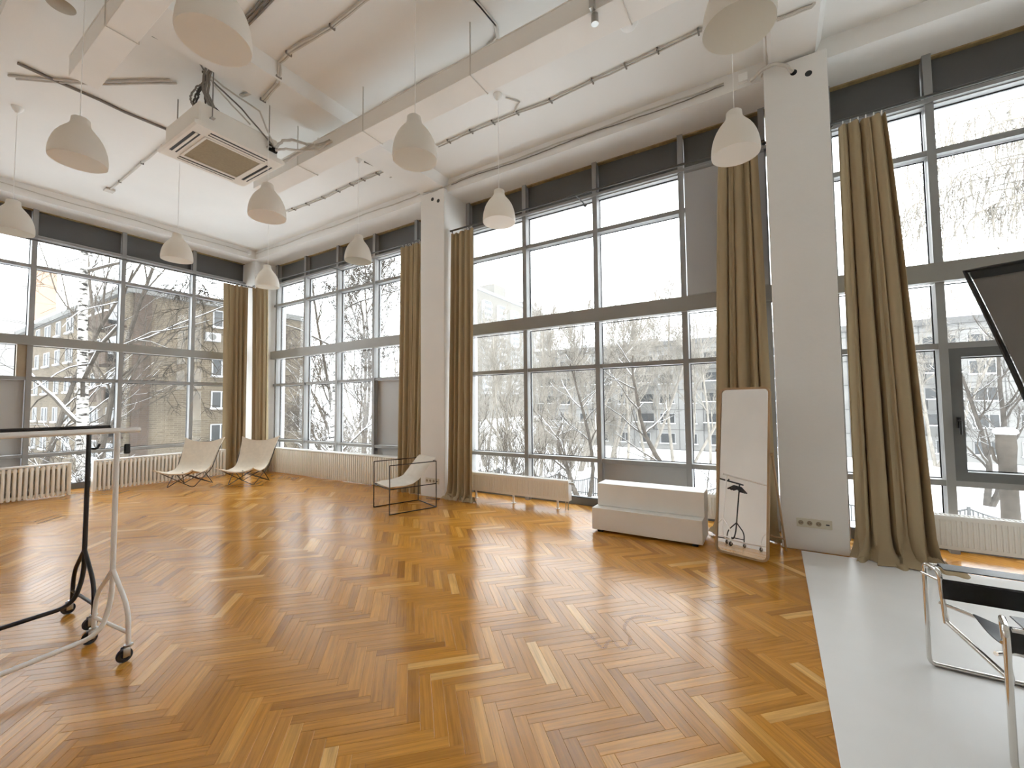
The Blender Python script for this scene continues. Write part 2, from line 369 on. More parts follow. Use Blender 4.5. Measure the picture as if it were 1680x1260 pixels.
def pillar(x0, x1, y0, y1, lab, holes=()):
    t = thing('pillar', lab, None, ((x0+x1)/2, (y0+y1)/2, 0), kind='structure')
    b = B(); b.bbox(x0, x1, y0, y1, 0, 4.95, 0.008); b.build('shaft', 'plaster', t)
    for (hx, hz) in holes:
        h = B(); h.lathe([(0.0, -0.002), (0.030, -0.002), (0.030, 0.0), (0.038, 0.004)], 20, (hx, y0, hz), 'y').build('cable_hole', 'gasket', t)
    return t
pillar(-4.91, -4.40, 5.10, 5.98, 'white square pillar behind the wire cube chair', ((-4.649, 4.823), (-4.524, 4.765)))
pillar(0.02, 0.56, 5.08, 5.98, 'white square pillar between the mirror and the widest curtain', ((0.283, 4.815), (0.406, 4.752)))
pillar(-10.92, -10.33, 5.21, 5.98, 'white corner pillar behind the two butterfly chairs')
pillar(4.98, 5.50, 5.08, 5.98, 'white square pillar far beyond the tubular chair')

# ------------------------------------------------------------------ floor: herringbone oak planks, 400 x 60 mm, laid at 45 degrees
floor = thing('floor', 'oak herringbone parquet floor with worn lacquer', None, (0, 0, 0), kind='structure')
B().box(-11.0, XR, YB, 5.95, -0.20, -0.012).build('floor_slab', 'subfloor', floor)
PL, PW = 0.400, 0.060
E1 = Vector((1, -1, 0)).normalized(); E2 = Vector((1, 1, 0)).normalized(); O0 = Vector((-1.336, 2.296, 0))
def plank_verts(o, eu, ev, rnd):
    g = 0.0003; c = 0.0010
    tilt_u = rnd.gauss(0, 0.0007); tilt_v = rnd.gauss(0, 0.0022); lift = rnd.uniform(-0.0002, 0.0001)
    def P(u, v, z): return o+eu*u+ev*v+Vector((0, 0, z+lift+tilt_u*(u-PL/2)+tilt_v*(v-PW/2)))
    vs = [P(g, g, -0.010), P(PL-g, g, -0.010), P(PL-g, PW-g, -0.010), P(g, PW-g, -0.010),
          P(g, g, -c*0.5), P(PL-g, g, -c*0.5), P(PL-g, PW-g, -c*0.5), P(g, PW-g, -c*0.5),
          P(g+c, g+c, 0), P(PL-g-c, g+c, 0), P(PL-g-c, PW-g-c, 0), P(g+c, PW-g-c, 0)]
    uv = [(g, g), (PL, g), (PL, PW), (g, PW)]*3
    return vs, uv
PF = [(0, 1, 5, 4), (1, 2, 6, 5), (2, 3, 7, 6), (3, 0, 4, 7), (4, 5, 9, 8), (5, 6, 10, 9), (6, 7, 11, 10), (7, 4, 8, 11), (8, 9, 10, 11)]
rp = random.Random(31); planks = []
for row in range(-16, 16):
    for k in range(-130, 130):
        o = O0+(E1+E2)*(PW*k)+(E1-E2)*(PL*row)
        for kind in (0, 1):
            if kind == 0: oo, eu, ev = o, E1, E2
            else: oo, eu, ev = o-E1*PW, E2, E1
            c = oo+eu*PL/2+ev*PW/2
            if not (-10.95 < c.x < XR-0.15 and YB+0.15 < c.y < 5.93): continue
            tone = min(0.98, max(0.0, rp.gauss(0.42, 0.17)))
            if rp.random() < 0.055: tone = rp.uniform(0.75, 0.95)
            if kind == 0 and row == 0 and k == 0: tone = 1.0
            dx = max(0, abs(c.x)-0) ; pr = project(c)
            vis = 0.0
            if pr and -40 < pr[0] < 1720 and pr[1] < 1300 and c.x < 0.3: vis = 1/pr[2]**3
            planks.append((vis, oo, eu, ev, tone, rp.random()))
planks.sort(key=lambda t: -t[0])
def plank_mesh(items, name):
    V, F, UV, T = [], [], [], []
    for (_, oo, eu, ev, tone, sd) in items:
        r2 = random.Random(sd); vs, uv = plank_verts(oo, eu, ev, r2); k = len(V); V += [tuple(v) for v in vs]
        ou, ov = r2.random()*5, r2.random()*5
        UV += [(a+ou, b_+ov) for a, b_ in uv]; T += [tone]*12
        F += [tuple(k+i for i in f) for f in PF]
    me = bpy.data.meshes.new(name); me.from_pydata(V, [], F); me.update()
    lay = me.uv_layers.new(name='UVMap'); idx = [0]*len(me.loops); me.loops.foreach_get('vertex_index', idx)
    flat = [x for i in idx for x in UV[i]]; lay.data.foreach_set('uv', flat)
    a = me.attributes.new('tone', 'FLOAT', 'POINT'); a.data.foreach_set('value', T)
    me.materials.append(M['parquet']); return me
for it in planks[:300]:
    o = bpy.data.objects.new('plank', plank_mesh([it], 'plank')); COL.objects.link(o); o.parent = floor
rest = bpy.data.objects.new('planks_beyond', plank_mesh(planks[300:], 'planks_beyond')); COL.objects.link(rest); rest.parent = floor; rest['kind'] = 'stuff'

sm = [on_z(x, y, 0.0014) for x, y in ((962, 1036), (974, 1048), (985, 1062), (992, 1064), (997, 1052), (1005, 1050), (1016, 1063), (1024, 1066), (1033, 1058), (1035, 1046), (1026, 1036), (1024, 1028), (1032, 1015), (1048, 1010), (1066, 1010), (1082, 1016), (1096, 1018))]
def m_scuff():
    m, n, l, b = principled('scuff', (0.30, 0.17, 0.08), 0.6, spec=0.2); tr = n.new('ShaderNodeBsdfTransparent'); t = n.new('ShaderNodeTexNoise'); t.inputs['Scale'].default_value = 30
    mr = n.new('ShaderNodeMapRange'); mr.inputs[3].default_value = 0.02; mr.inputs[4].default_value = 0.34; l.new(t.outputs[0], mr.inputs[0])
    mx = n.new('ShaderNodeMixShader'); l.new(mr.outputs[0], mx.inputs[0]); l.new(tr.outputs[0], mx.inputs[1]); l.new(b.outputs[0], mx.inputs[2]); l.new(mx.outputs[0], n['Material Output'].inputs[0]); return m
M['scuff'] = m_scuff(); b = B()
sq = rounded(sm, 0.03, 3)
for i in range(len(sq)-1):
    dd = (sq[i+1]-sq[i]); nn = Vector((-dd.y, dd.x, 0)); nn = nn.normalized()*0.011 if nn.length > 1e-6 else Vector((0.011, 0, 0)); b.quad(sq[i]-nn, sq[i+1]-nn, sq[i+1]+nn, sq[i]+nn)
b.build('scuff_mark', 'scuff', floor)
wf = B(); wf.bbox(0.175, XR-0.01, YB+0.01, 5.02, 0.001, 0.012, 0.003)
struct('floor_white', wf, 'whitefloor', 'smooth white painted floor boarding under the tubular steel chair')

# ------------------------------------------------------------------ windows
def window(idx, side, s0, s1, muls, label, infill=(), bar=(2.60, 2.785), sash=None, brown=None, zb=0.0, light_head=()):
    def P(s, d, z): return (s, YW+d, z) if side == 'R' else (XL-d, s, z)
    def bx(b, sa, sb, da, db, za, zb_):
        p, q = P(sa, da, za), P(sb, db, zb_); return b.box(min(p[0], q[0]), max(p[0], q[0]), min(p[1], q[1]), max(p[1], q[1]), za, zb_)
    root = thing('window_%d' % idx, label, None, P((s0+s1)/2, 0, 0), kind='structure')
    mw = 0.033; rows = [(0.10, 0.632), (0.688, 1.948), (2.004, bar[0]), (bar[1], 3.882), (3.938, 4.395)]
    for mx in muls:
        mu = bx(B(), mx-mw, mx+mw, 0.0, 0.05, 0.0, 4.92).build('mullion', 'frame', root)
        bx(B(), mx-mw*0.85, mx+mw*0.85, 0.05, 0.17, 0.0, 4.92).build('glazing_channel', 'frame_lit', mu)  # mullion sides in the paler grey, skylight painted in
    bx(B(), s0, s1, -0.055, 0.06, bar[0], bar[1]).build('crossbar', 'bar', root)
    bx(B(), s0, s1, -0.02, 0.03, 4.405, 4.44).build('head_rail', 'frame', root)
    bx(B(), s0, s1, 0.03, 0.17, 4.395, 4.47).build('head_frame', 'frame_lit', root)
    bx(B(), s0, s1, 0.10, 0.22, 0.0, 0.10).build('bottom_rail', 'sash', root)
    bx(B(), s0, s1, 0.04, 0.20, 4.895, 4.925).build('foam_line', 'foam', root)
    ed = sorted([s0]+[m_ for m_ in muls if s0+0.05 < m_ < s1-0.05]+[s1])
    for i in range(len(ed)-1):
        a, c = ed[i]+mw, ed[i+1]-mw
        if ed[i] == s0: a = s0+0.01
        if ed[i+1] == s1: c = s1-0.01
        for zt in (0.66, 1.976, 3.91):
            tr = bx(B(), a, c, 0.012, 0.06, zt-0.028, zt+0.028).build('transom', 'frame', root)
            bx(B(), a, c, 0.06, 0.16, zt-0.022, zt+0.022).build('glazing_channel', 'frame_lit', tr)
        bx(B(), a, c, 0.10, 0.13, 4.47, 4.92).build('spandrel_panel', 'spandrel', root)
        for j, (za, zb_) in enumerate(rows):
            if (i, j) in infill:
                bx(B(), a, c, 0.09, 0.12, za, zb_).build('infill_panel', 'panel', root); continue
            a2, c2, z1, z2 = a, c, za, zb_
            if sash == (i, j):
                sh = B(); fw = 0.085
                bx(sh, a, a+fw, 0.01, 0.11, za, zb_); bx(sh, c-fw, c, 0.01, 0.11, za, zb_); bx(sh, a+fw, c-fw, 0.01, 0.11, za, za+fw); bx(sh, a+fw, c-fw, 0.01, 0.11, zb_-fw, zb_)
                so = sh.build('opening_sash', 'sash', root)
                hh = B(); bx(hh, a+0.03, a+0.055, -0.012, 0.012, za+0.50, za+0.60); hh.tube([P(a+0.042, -0.012, za+0.57), P(a+0.042, -0.045, za+0.57), P(a+0.042, -0.045, za+0.44)], 0.010, 8); hh.build('handle', 'bmetal', so)
                a2, c2, z1, z2 = a+fw, c-fw, za+fw, zb_-fw
            if brown == (i, j):
                bx(B(), c-0.11, c, 0.02, 0.12, za, zb_).build('inner_frame', 'woodframe', root); c2 = c-0.11
            bx(B(), a2, c2, 0.125, 0.135, z1, z2).build('pane', 'glass', root)
            # thin dark gasket round the pane
            g = B(); gw = 0.011
            bx(g, a2, a2+gw, 0.115, 0.124, z1, z2); bx(g, c2-gw, c2, 0.115, 0.124, z1, z2); bx(g, a2+gw, c2-gw, 0.115, 0.124, z1, z1+gw); bx(g, a2+gw, c2-gw, 0.115, 0.124, z2-gw, z2)
            g.build('gasket', 'gasket', root)
    return root
window(1, 'L', -0.35, 5.21, [-0.30, 0.61, 1.79, 2.97, 4.156], 'grey framed window wall facing the brick building', infill=((1, 1), (1, 0), (0, 0)), bar=(2.545, 2.70), brown=(1, 2))
window(2, 'R', -10.33, -4.91, [-10.20, -9.05, -7.88, -6.725, -5.575], 'grey framed window between the corner pillar and the cube chair pillar', infill=((4, 1), (4, 0)))
window(3, 'R', -4.40, 0.02, [-4.36, -3.25, -2.085, -0.925, -0.02], 'broad grey framed window above the white step box', infill=((2, 0),))
window(4, 'R', 0.56, 4.98, [0.60, 1.41, 2.57, 3.73], 'grey framed window with a dark opening sash behind the reflector', sash=(1, 1))
window(5, 'R', 5.50, XR, [5.52], 'narrow grey framed window in the last bay')

def m_blind():
    m, n, l, b = principled('grey_blind_cloth', (0.50, 0.505, 0.51), 0.9, spec=0.1)
    tr = n.new('ShaderNodeBsdfTranslucent'); tr.inputs[0].default_value = (0.42, 0.43, 0.44, 1)
    t = n.new('ShaderNodeTexNoise'); t.inputs['Scale'].default_value = 4
    mr = n.new('ShaderNodeMapRange'); mr.inputs[3].default_value = 0.09; mr.inputs[4].default_value = 0.105; l.new(t.outputs[0], mr.inputs[0])
    mx = n.new('ShaderNodeMixShader'); l.new(mr.outputs[0], mx.inputs[0]); l.new(b.outputs[0], mx.inputs[1]); l.new(tr.outputs[0], mx.inputs[2]); l.new(mx.outputs[0], n['Material Output'].inputs[0])
    return m
M['blind'] = m_blind()
t = thing('roller_blind', 'plain grey roller blind pulled down beside the curtain behind the mirror', 'blind', (-0.44, YW-0.03, 2.79))
B().bbox(-0.875, -0.005, YW-0.034, YW-0.030, 2.80, 4.38, 0.001).build('cloth', 'blind', t)
B().lathe([(0, 0), (0.022, 0), (0.022, 0.87), (0, 0.87)], 16, (-0.875, YW-0.036, 4.38), 'x').build('roller', 'frame', t, True)
B().bbox(-0.875, -0.005, YW-0.038, YW-0.026, 2.79, 2.805, 0.002).build('bottom_bar', 'frame_lit', t)

# ================================================================== RADIATORS
def section_mesh(h):
    b = B(); b.bbox(-0.019, 0.019, -0.025, 0.02, 0.012, h-0.01, 0.009); b.bbox(-0.016, 0.016, 0.05, 0.085, 0.03, h-0.02, 0.008)
    b.bbox(-0.0299, 0.0299, -0.005, 0.07, h-0.075, h-0.03, 0.006); b.bbox(-0.0299, 0.0299, -0.005, 0.07, 0.03, 0.075, 0.006)
    b.bbox(-0.0299, 0.0299, 0.012, 0.03, 0.155, 0.172, 0.004)
    return b.mesh('section', 'radiator', smooth=True)
SEC = section_mesh(0.53)
def column_radiator(label, start, n, side, pitch=0.06):
    if side == 'L': loc, rz = (-10.17, start, 0.0), PI/2
    else: loc, rz = (start, 5.30, 0.0), 0.0
    t = thing('column_radiator', label, 'radiator', loc, rz, None)
    for i in range(n): inst(SEC, 'section', t, ((i+0.5)*pitch, 0, 0.0))
    L = n*pitch
    B().bbox(0, L, -0.035, 0.115, 0.525, 0.548, 0.005).build('top_cap', 'radcap', t, local=True)
    B().bbox(0.0, L, 0.085, 0.098, 0.05, 0.50, 0.003).build('back_plate', 'radiator', t, local=True)
    for x in (0.0, L-0.03): B().bbox(x, x+0.03, -0.03, 0.1, 0.0, 0.525, 0.004).build('end_panel', 'radiator', t, local=True)
    return t
column_radiator('cream column radiator ending behind the white rack post', 2.49, 35, 'L')
column_radiator('short end of cream column radiator below the solid grey panel', 0.18, 34, 'L')
column_radiator('long cream column radiator running from the corner to the cube chair', -9.98, 78, 'R')

def panel_radiator(label, x0, x1, y=5.33, z0=0.125, z1=0.395, valve=False):
    t = thing('panel_radiator', label, 'radiator', (x0, y, 0)); W = x1-x0
    n = int(W/0.034); poly = []
    for i in range(n+1):
        xa = W*i/n
        poly += [(xa, 0.0)] if i in (0, n) else [(xa-0.009, 0.0), (xa-0.005, 0.007), (xa+0.005, 0.007), (xa+0.009, 0.0)]
    poly2 = poly+[(W, 0.016), (0, 0.016)]
    B().prism(poly2, 'z', z0+0.03, z1-0.03).build('ribbed_front', 'radiator', t, local=True)
    fr = B(); fr.box(0, W, -0.002, 0.016, z1-0.03, z1); fr.box(0, W, -0.002, 0.016, z0, z0+0.03); fr.build('front_border', 'radiator', t, local=True)
    B().box(0, W, 0.09, 0.105, z0, z1).build('back_panel', 'radiator', t, local=True)
    cp = B(); cp.box(0, W, 0.0, 0.012, z1, z1+0.008); cp.box(0, W, 0.09, 0.105, z1, z1+0.008)
    k = int(W/0.03)
    for i in range(k): cp.box(W*i/k, W*i/k+0.018, 0.012, 0.09, z1, z1+0.006)
    cp.build('top_grille', 'radcap', t, local=True)
    for x in (0.0, W-0.004): B().box(x, x+0.004, 0.016, 0.09, z0+0.002, z1).build('side_cover', 'radcap', t, local=True)
    for fx in (0.12, 0.5, 0.90):
        lg = B(); lg.bbox(W*fx-0.013, W*fx+0.013, 0.03, 0.05, 0.006, z0, 0.002); lg.bbox(W*fx-0.025, W*fx+0.025, 0.01, 0.07, 0.0, 0.008, 0.002); lg.build('leg', 'radcap', t, local=True)
    for px_ in (0.965, 0.985): B().tube([(W*px_, 0.05, z0), (W*px_, 0.05, 0.0)], 0.006, 8).build('supply_pipe', 'steel', t, local=True)
    if valve:
        v = B(); v.lathe([(0.0, 0), (0.011, 0), (0.013, 0.02), (0.018, 0.025), (0.018, 0.065), (0.014, 0.07), (0, 0.07)], 14, (W, 0.045, z1-0.03), 'x'); v.build('valve', 'steel', t, local=True)
    return t
panel_radiator('low ribbed panel radiator between the curtain and the white step box', -4.22, -2.42, 5.345, valve=True)
panel_radiator('low ribbed panel radiator half hidden behind the step box and mirror', -1.75, -0.12, 5.36)
panel_radiator('low ribbed panel radiator under the opening sash beside the widest curtain', 0.98, 2.78, 5.29, 0.13, 0.415)

# ================================================================== CURTAINS AND RODS
def curtain(label, axis, base, top, bot, ztop, folds, seed, amp=0.045, zbot=0.015, puddle=0.0, lean=0.0, group=None):
    """axis 'x' hangs along x at y=base, axis 'y' along y at x=base; top/bot are (s0, s1) ranges"""
    rd = random.Random(seed)
    mid = (bot[0]+bot[1])/2
    loc = (mid, base, 0) if axis == 'x' else (base, mid, 0)
    t = thing('curtain', label, 'curtain', loc)
    ph = [rd.uniform(0, 2*PI) for _ in range(6)]; fr = [folds, folds*1.7, folds*0.55, folds*2.6]
    aw = [1.0, 0.45, 0.5, 0.2]
    def fn(u, v):
        z = ztop+(zbot-ztop)*v
        s = (top[0]+(top[1]-top[0])*u)*(1-v**0.8)+(bot[0]+(bot[1]-bot[0])*u)*(v**0.8)
        uu = u+0.03*math.sin(5*u*PI+ph[4])+0.02*v*math.sin(3*u+ph[5])
        g = 0.55+0.65*v
        d = sum(aw[i]*math.sin(2*PI*fr[i]*uu+ph[i]+0.35*v*math.sin(ph[i]*3)) for i in range(4))
        d = math.tanh(d*1.1)*amp*g
        s += 0.25*amp*math.cos(2*PI*fr[0]*uu+ph[0])*g
        d -= lean*v
        if puddle:
            vq = 0.945; tot = ztop-zbot
            if v > vq:
                q = (v-vq)/(1-vq); ln = puddle*1.0
                w1 = 0.5+0.5*math.sin(2*PI*fr[0]*0.8*uu+ph[1]); w2 = math.sin(2*PI*fr[0]*1.9*uu+ph[2])
                z0 = ztop+(zbot-ztop)*vq
                if q < 0.35: z = z0*(1-q/0.35)+(zbot+0.02+0.03*w1)*(q/0.35)
                else: z = zbot+(0.02+0.03*w1)*(1-(q-0.35)/0.65)+0.022*abs(math.sin(3.2*PI*q+ph[3]+2*u))*(1 if q < 0.97 else 0.2)
                d -= ln*(max(0, q-0.12)**1.1)*(0.45+0.75*w1)
                s += 0.05*q*w2*min(1, puddle*8)+ (u-0.5)*0.10*q
        if v < 0.012: z += 0.006*math.sin(40*u)
        return (s, base+d, z) if axis == 'x' else (base-d, s, z)
    b = B(); b.sheet(fn, int(folds*18), 70, 0.004); b.build('drape', 'curtain', t, True)
    if puddle:
        sg = -1
        def pf(u, v):
            s = bot[0]-0.02+(bot[1]-bot[0]+0.06+0.10*v)*u
            rg = 1-abs(noise.noise(Vector((u*folds*0.9+seed, v*1.6+0.3*math.sin(6*u), 1.7)))*2)
            rg2 = 1-abs(noise.noise(Vector((u*folds*2.1+seed, v*3.0, 5.1)))*2)
            y = base-lean-0.5*amp-puddle*v*(0.75+0.35*math.sin(2*PI*folds*0.5*u+ph[0])+0.15*math.sin(2*PI*folds*1.3*u))
            z = zbot-0.006+(0.016+0.050*max(0, rg)**2+0.018*max(0, rg2))*(1-v**3)
            return (s, y, z)
        q_ = B(); q_.sheet(pf, int(folds*16), 22, 0.004); q_.build('floor_folds', 'curtain', t, True)
    n = max(4, int(folds*1.5)); hk = B()
    for i in range(n):
        s = top[0]+(top[1]-top[0])*(i+0.5)/n; c = (s, base, ztop+0.02) if axis == 'x' else (base, s, ztop+0.02)
        hk.tube(arc(c, 0.020, 0, 2*PI, 10, 'yz' if axis == 'x' else 'xz')[:-1], 0.003, 5, closed=True)
    hk.build('rings', 'radcap', t)
    return t
ZR = 4.285
curtain('olive curtain hanging over the end of the brick building window', 'y', -10.33, (4.55, 5.08), (4.62, 5.06), ZR-0.06, 5, 3, 0.05)
curtain('narrow olive curtain beside the white corner pillar, behind the butterfly chair', 'x', 5.16, (-10.28, -9.62), (-10.12, -9.52), ZR-0.06, 4, 5, 0.045)
curtain('olive curtain right behind the wire cube chair', 'x', 5.25, (-5.52, -4.95), (-5.42, -4.93), ZR-0.05, 5, 11, 0.055, lean=0.12)
curtain('olive curtain between the cube chair pillar and the low panel radiator', 'x', 5.27, (-4.38, -3.95), (-4.36, -3.90), ZR-0.05, 4, 23, 0.055, puddle=0.10, lean=0.10)
curtain('olive curtain hanging behind the standing mirror', 'x', 5.28, (-0.46, -0.07), (-0.60, -0.02), ZR-0.09, 5, 31, 0.05, puddle=0.08)
curtain('widest olive curtain pooling on the white floor beside the pillar', 'x', 5.22, (0.645, 1.00), (0.62, 1.17), ZR-0.09, 4.2, 41, 0.07, puddle=0.22, lean=0.06)
def rod(label, pts, brackets):
    t = thing('curtain_rod', label, 'curtain rod', pts[0])
    B().tube(pts, 0.014, 10).build('tube', 'rod', t, True)
    for (a, b_) in brackets:
        k = B(); k.tube([a, b_], 0.009, 8); k.lathe([(0, -0.004), (0.024, -0.004), (0.024, 0.004), (0, 0.004)], 14, b_, 'y'); k.build('bracket', 'rod', t, True)
rod('dark curtain rod across the broad window, fixed to the cube chair pillar', [(-4.42, 5.25, ZR), (0.01, 5.25, ZR)], [((-4.405, 5.25, ZR), (-4.405, 5.30, ZR)), ((-2.2, 5.25, ZR), (-2.2, 5.60, ZR)), ((0.0, 5.25, ZR), (0.0, 5.30, ZR))])
rod('dark curtain rod between corner pillar and cube chair pillar', [(-10.32, 5.17, ZR), (-4.93, 5.25, ZR)], [((-10.30, 5.17, ZR), (-10.30, 5.20, ZR)), ((-7.6, 5.21, ZR), (-7.6, 5.60, ZR))])
rod('dark curtain rod in front of the brick building window', [(-10.335, 5.19, ZR-0.03), (-10.335, -1.3, ZR-0.03)], [((-10.335, 5.17, ZR-0.03), (-10.345, 5.20, ZR-0.03))])
rod('dark curtain rod above the opening sash', [(0.57, 5.24, ZR-0.03), (4.96, 5.24, ZR-0.03)], [((0.58, 5.24, ZR-0.03), (0.58, 5.28, ZR-0.03)), ((2.8, 5.24, ZR-0.03), (2.8, 5.6, ZR-0.03))])

# ================================================================== PENDANT LAMPS
prof_out = [(0.187, 0.0), (0.190, 0.018), (0.190, 0.05), (0.187, 0.09), (0.180, 0.14), (0.168, 0.19), (0.150, 0.24), (0.127, 0.285), (0.103, 0.32), (0.083, 0.348), (0.070, 0.372), (0.064, 0.395), (0.0625, 0.42), (0.061, 0.440), (0.052, 0.449), (0.010, 0.452)]
prof_in = [(r-0.004 if r > 0.02 else 0.008, z-0.003) for r, z in prof_out[1:]][::-1]
prof_out = [(r, z*0.86) for r, z in prof_out]; prof_in = [(r, z*0.86) for r, z in prof_in]
SH = B(); SH.lathe(prof_out+[(0.008, 0.386)]+prof_in+[(0.187, 0.0)], 40); SH_ME = SH.mesh('shade', 'shade', smooth=True)
CUP = B().lathe([(0.0, -0.075), (0.012, -0.075), (0.020, -0.066), (0.040, -0.04), (0.052, -0.015), (0.054, 0.0), (0.0, 0.0)], 24).mesh('ceiling_cup', 'radcap', smooth=True)
HOLD = B().lathe([(0.0, 0.25), (0.02, 0.25), (0.024, 0.26), (0.022, 0.34), (0.010, 0.385), (0.0, 0.385)], 16).mesh('lamp_holder', 'radcap', smooth=True)
BULB = B().lathe([(0.0, 0.14), (0.018, 0.145), (0.030, 0.165), (0.032, 0.185), (0.026, 0.215), (0.015, 0.24), (0.013, 0.252), (0.0, 0.252)], 16).mesh('bulb', 'radcap', smooth=True)
lamps = [((-7.70, 1.09), 'white bell pendant nearest the solid grey window panel'), ((-7.25, 2.58), 'white bell pendant before the brick building window, opposite the air conditioner corner'),
         ((-7.58, 4.04), 'small white bell pendant in front of the corner pillar'), ((-5.03, 1.065), 'white bell pendant hanging beside the straight dark ceiling pipe'),
         ((-4.76, 2.52), 'white bell pendant hanging just below the ceiling trunking and air conditioner'), ((-5.13, 4.03), 'white bell pendant before the narrow corner windows, above the cube chair'),
         ((-2.70, 1.11), 'largest white bell pendant in front of the air conditioner cables'), ((-2.575, 2.605), 'white bell pendant hanging in front of the long ceiling trunking'),
         ((-2.66, 4.053), 'white bell pendant beside the cube chair pillar, before the broad window'), ((-0.21, 4.035), 'white bell pendant hanging over the standing mirror'),
         ((-0.10, 2.65), 'white bell pendant high above the floor before the mirror pillar')]
for (x, y), lab in lamps:
    t = thing('pendant_lamp', lab, 'pendant lamp', (x, y, 3.575), group='white bell pendant lamps')
    s = inst(SH_ME, 'shade', t, rot=(R.uniform(-0.03, 0.03), R.uniform(-0.03, 0.03), R.uniform(0, 6)))
    inst(HOLD, 'lamp_holder', s); inst(BULB, 'bulb', s)
    B().tube([(0, 0, 0.384), (0.004*R.uniform(-1, 1), 0.004*R.uniform(-1, 1), 1.0), (0, 0, ZC-3.575-0.07)], 0.0035, 6).build('cord', 'radcap', t, local=True)
    inst(CUP, 'ceiling_cup', t, (0, 0, ZC-3.575))

# ================================================================== CEILING SERVICES
def trunk(label, x0, x1, y0, y1, z0, z1, hang):
    t = thing('ceiling_trunking', label, 'cable trunking', ((x0+x1)/2, (y0+y1)/2, z0))
    b = B(); b.bbox(x0, x1, y0, y1, z0, z1-0.012, 0.004); b.build('channel', 'trunking', t)
    B().bbox(x0, x1, y0-0.004, y1+0.004, z1-0.012, z1, 0.003).build('lid', 'trunking', t)
    for hx in hang:
        s_ = B(); s_.tube([(hx, y0-0.006, z1+0.01), (hx, y0-0.006, z0-0.006), (hx, y1+0.006, z0-0.006), (hx, y1+0.006, z1+0.01)], 0.005, 6); s_.build('strap', 'pipe', t)
        for yy in (y0-0.004, y1+0.004):
            B().tube([(hx, yy, z1), (hx, yy, ZC)], 0.007, 6).build('hanger_rod', 'pipe', t)
    return t
trunk('long white suspended trunking box running past the air conditioner', -6.28, XR-0.05, 3.12, 3.40, 4.60, 4.80, (-5.18, -3.9, -2.36, -0.9))
trunk('white suspended trunking box that stops short of the air conditioner', -5.62, XR-0.05, 1.10, 1.31, 4.62, 4.82, (-4.6,))

# cassette air conditioner
ac = thing('air_conditioner', 'square beige ceiling cassette air conditioner hung on rods with messy cables', 'air conditioner', (-5.475, 2.37, 4.40))
def acb(name, m, par=None, *boxes, c=0.006):
    b = B()
    for q in boxes: b.bbox(*q, c)
    return b.build(name, m, par or ac, local=True)
acb('cassette_body', 'acwhite', None, (-0.42, 0.42, -0.42, 0.42, 0.045, 0.30), c=0.02)
pl = B(); pl.prism([(-0.475, 0.012), (-0.475, 0.04), (-0.44, 0.055), (0.44, 0.055), (0.475, 0.04), (0.475, 0.012), (0.45, 0.0), (-0.45, 0.0)], 'x', -0.475, 0.475)
face = pl.build('face_panel', 'acwhite', ac, local=True)
acb('intake_grille', 'acgrille', None, (-0.285, 0.285, -0.285, 0.285, -0.006, 0.002), c=0.003)
gr = B()
for x0, x1, y0, y1 in ((-0.31, 0.31, -0.31, -0.285), (-0.31, 0.31, 0.285, 0.31), (-0.31, -0.285, -0.285, 0.285), (0.285, 0.31, -0.285, 0.285)): gr.bbox(x0, x1, y0, y1, -0.012, 0.004, 0.004)
gr.build('intake_frame', 'acwhite', ac, local=True)
for sx, sy, ln in ((0, -1, 0.30), (0, 1, 0.30), (-1, 0, 0.30), (1, 0, 0.30)):
    if sx == 0: q = (-ln, ln, sy*0.385-0.036, sy*0.385+0.036); v1 = (-ln, ln, sy*0.385-0.010, sy*0.385+0.016)
    else: q = (sx*0.385-0.036, sx*0.385+0.036, -ln, ln); v1 = (sx*0.385-0.010, sx*0.385+0.016, -ln, ln)
    so = acb('air_slot', 'gasket', None, (*q, -0.002, 0.004), c=0.001)
    lo = B(); lo.bbox(*v1, -0.008, 0.0, 0.003); lo.build('louvre', 'acwhite', so, local=True)
for sx in (-1, 1):
    for sy in (-1, 1):
        B().tube([(sx*0.44, sy*0.30, 0.16), (sx*0.44, sy*0.30, ZC-4.40)], 0.006, 6).build('hanger_rod', 'pipedark', ac, local=True)
        acb('bracket', 'steel', None, (sx*0.44-0.03, sx*0.44+0.03, sy*0.30-0.02, sy*0.30+0.02, 0.15, 0.158), c=0.001)
acb('pipe_box', 'gasket', None, (0.42, 0.455, 0.30, 0.40, 0.12, 0.20), c=0.01)

def cable(label, pts, r=0.011, m='pipe', n=1, gap=0.022, sag=0.0, clips=0, group='ceiling conduits and cables'):
    P_ = [Vector(p) for p in pts]
    t = thing('ceiling_cable', label, 'cable', P_[0], group=group)
    for k in range(n):
        off = Vector((0, (k-(n-1)/2)*gap, 0))
        q = []
        for i in range(len(P_)-1):
            for s in range(4):
                f = s/4; p = P_[i].lerp(P_[i+1], f)
                q.append(p+off+Vector((0, R.uniform(-0.006, 0.006), -sag*4*f*(1-f))))
        q.append(P_[-1]+off)
        B().tube(q, r, 6).build('conduit', m, t, True)
    if clips:
        tot = len(P_)-1
        for i in range(clips):
            f = (i+0.5)/clips*tot; a = int(f); p = P_[a].lerp(P_[min(a+1, tot)], f-a)
            B().bbox(p.x-0.008, p.x+0.008, p.y-gap*n/2-0.008, p.y+gap*n/2+0.008, p.z-r-0.005, p.z+r, 0.002).build('clip', 'pipedark', t)
    return t
zc = ZC-0.014
def cz(*xy): return [(x, y, zc) for x, y in xy]
cable('double conduit clipped along the ceiling between trunking and window beam', cz((-0.30, 4.38), (-0.777, 4.398), (-1.156, 4.42), (-1.564, 4.43), (-2.168, 4.46), (-2.673, 4.42), (-3.058, 4.407), (-3.459, 4.403), (-3.92, 4.41)), 0.009, 'pipe', 2, 0.034, clips=9)
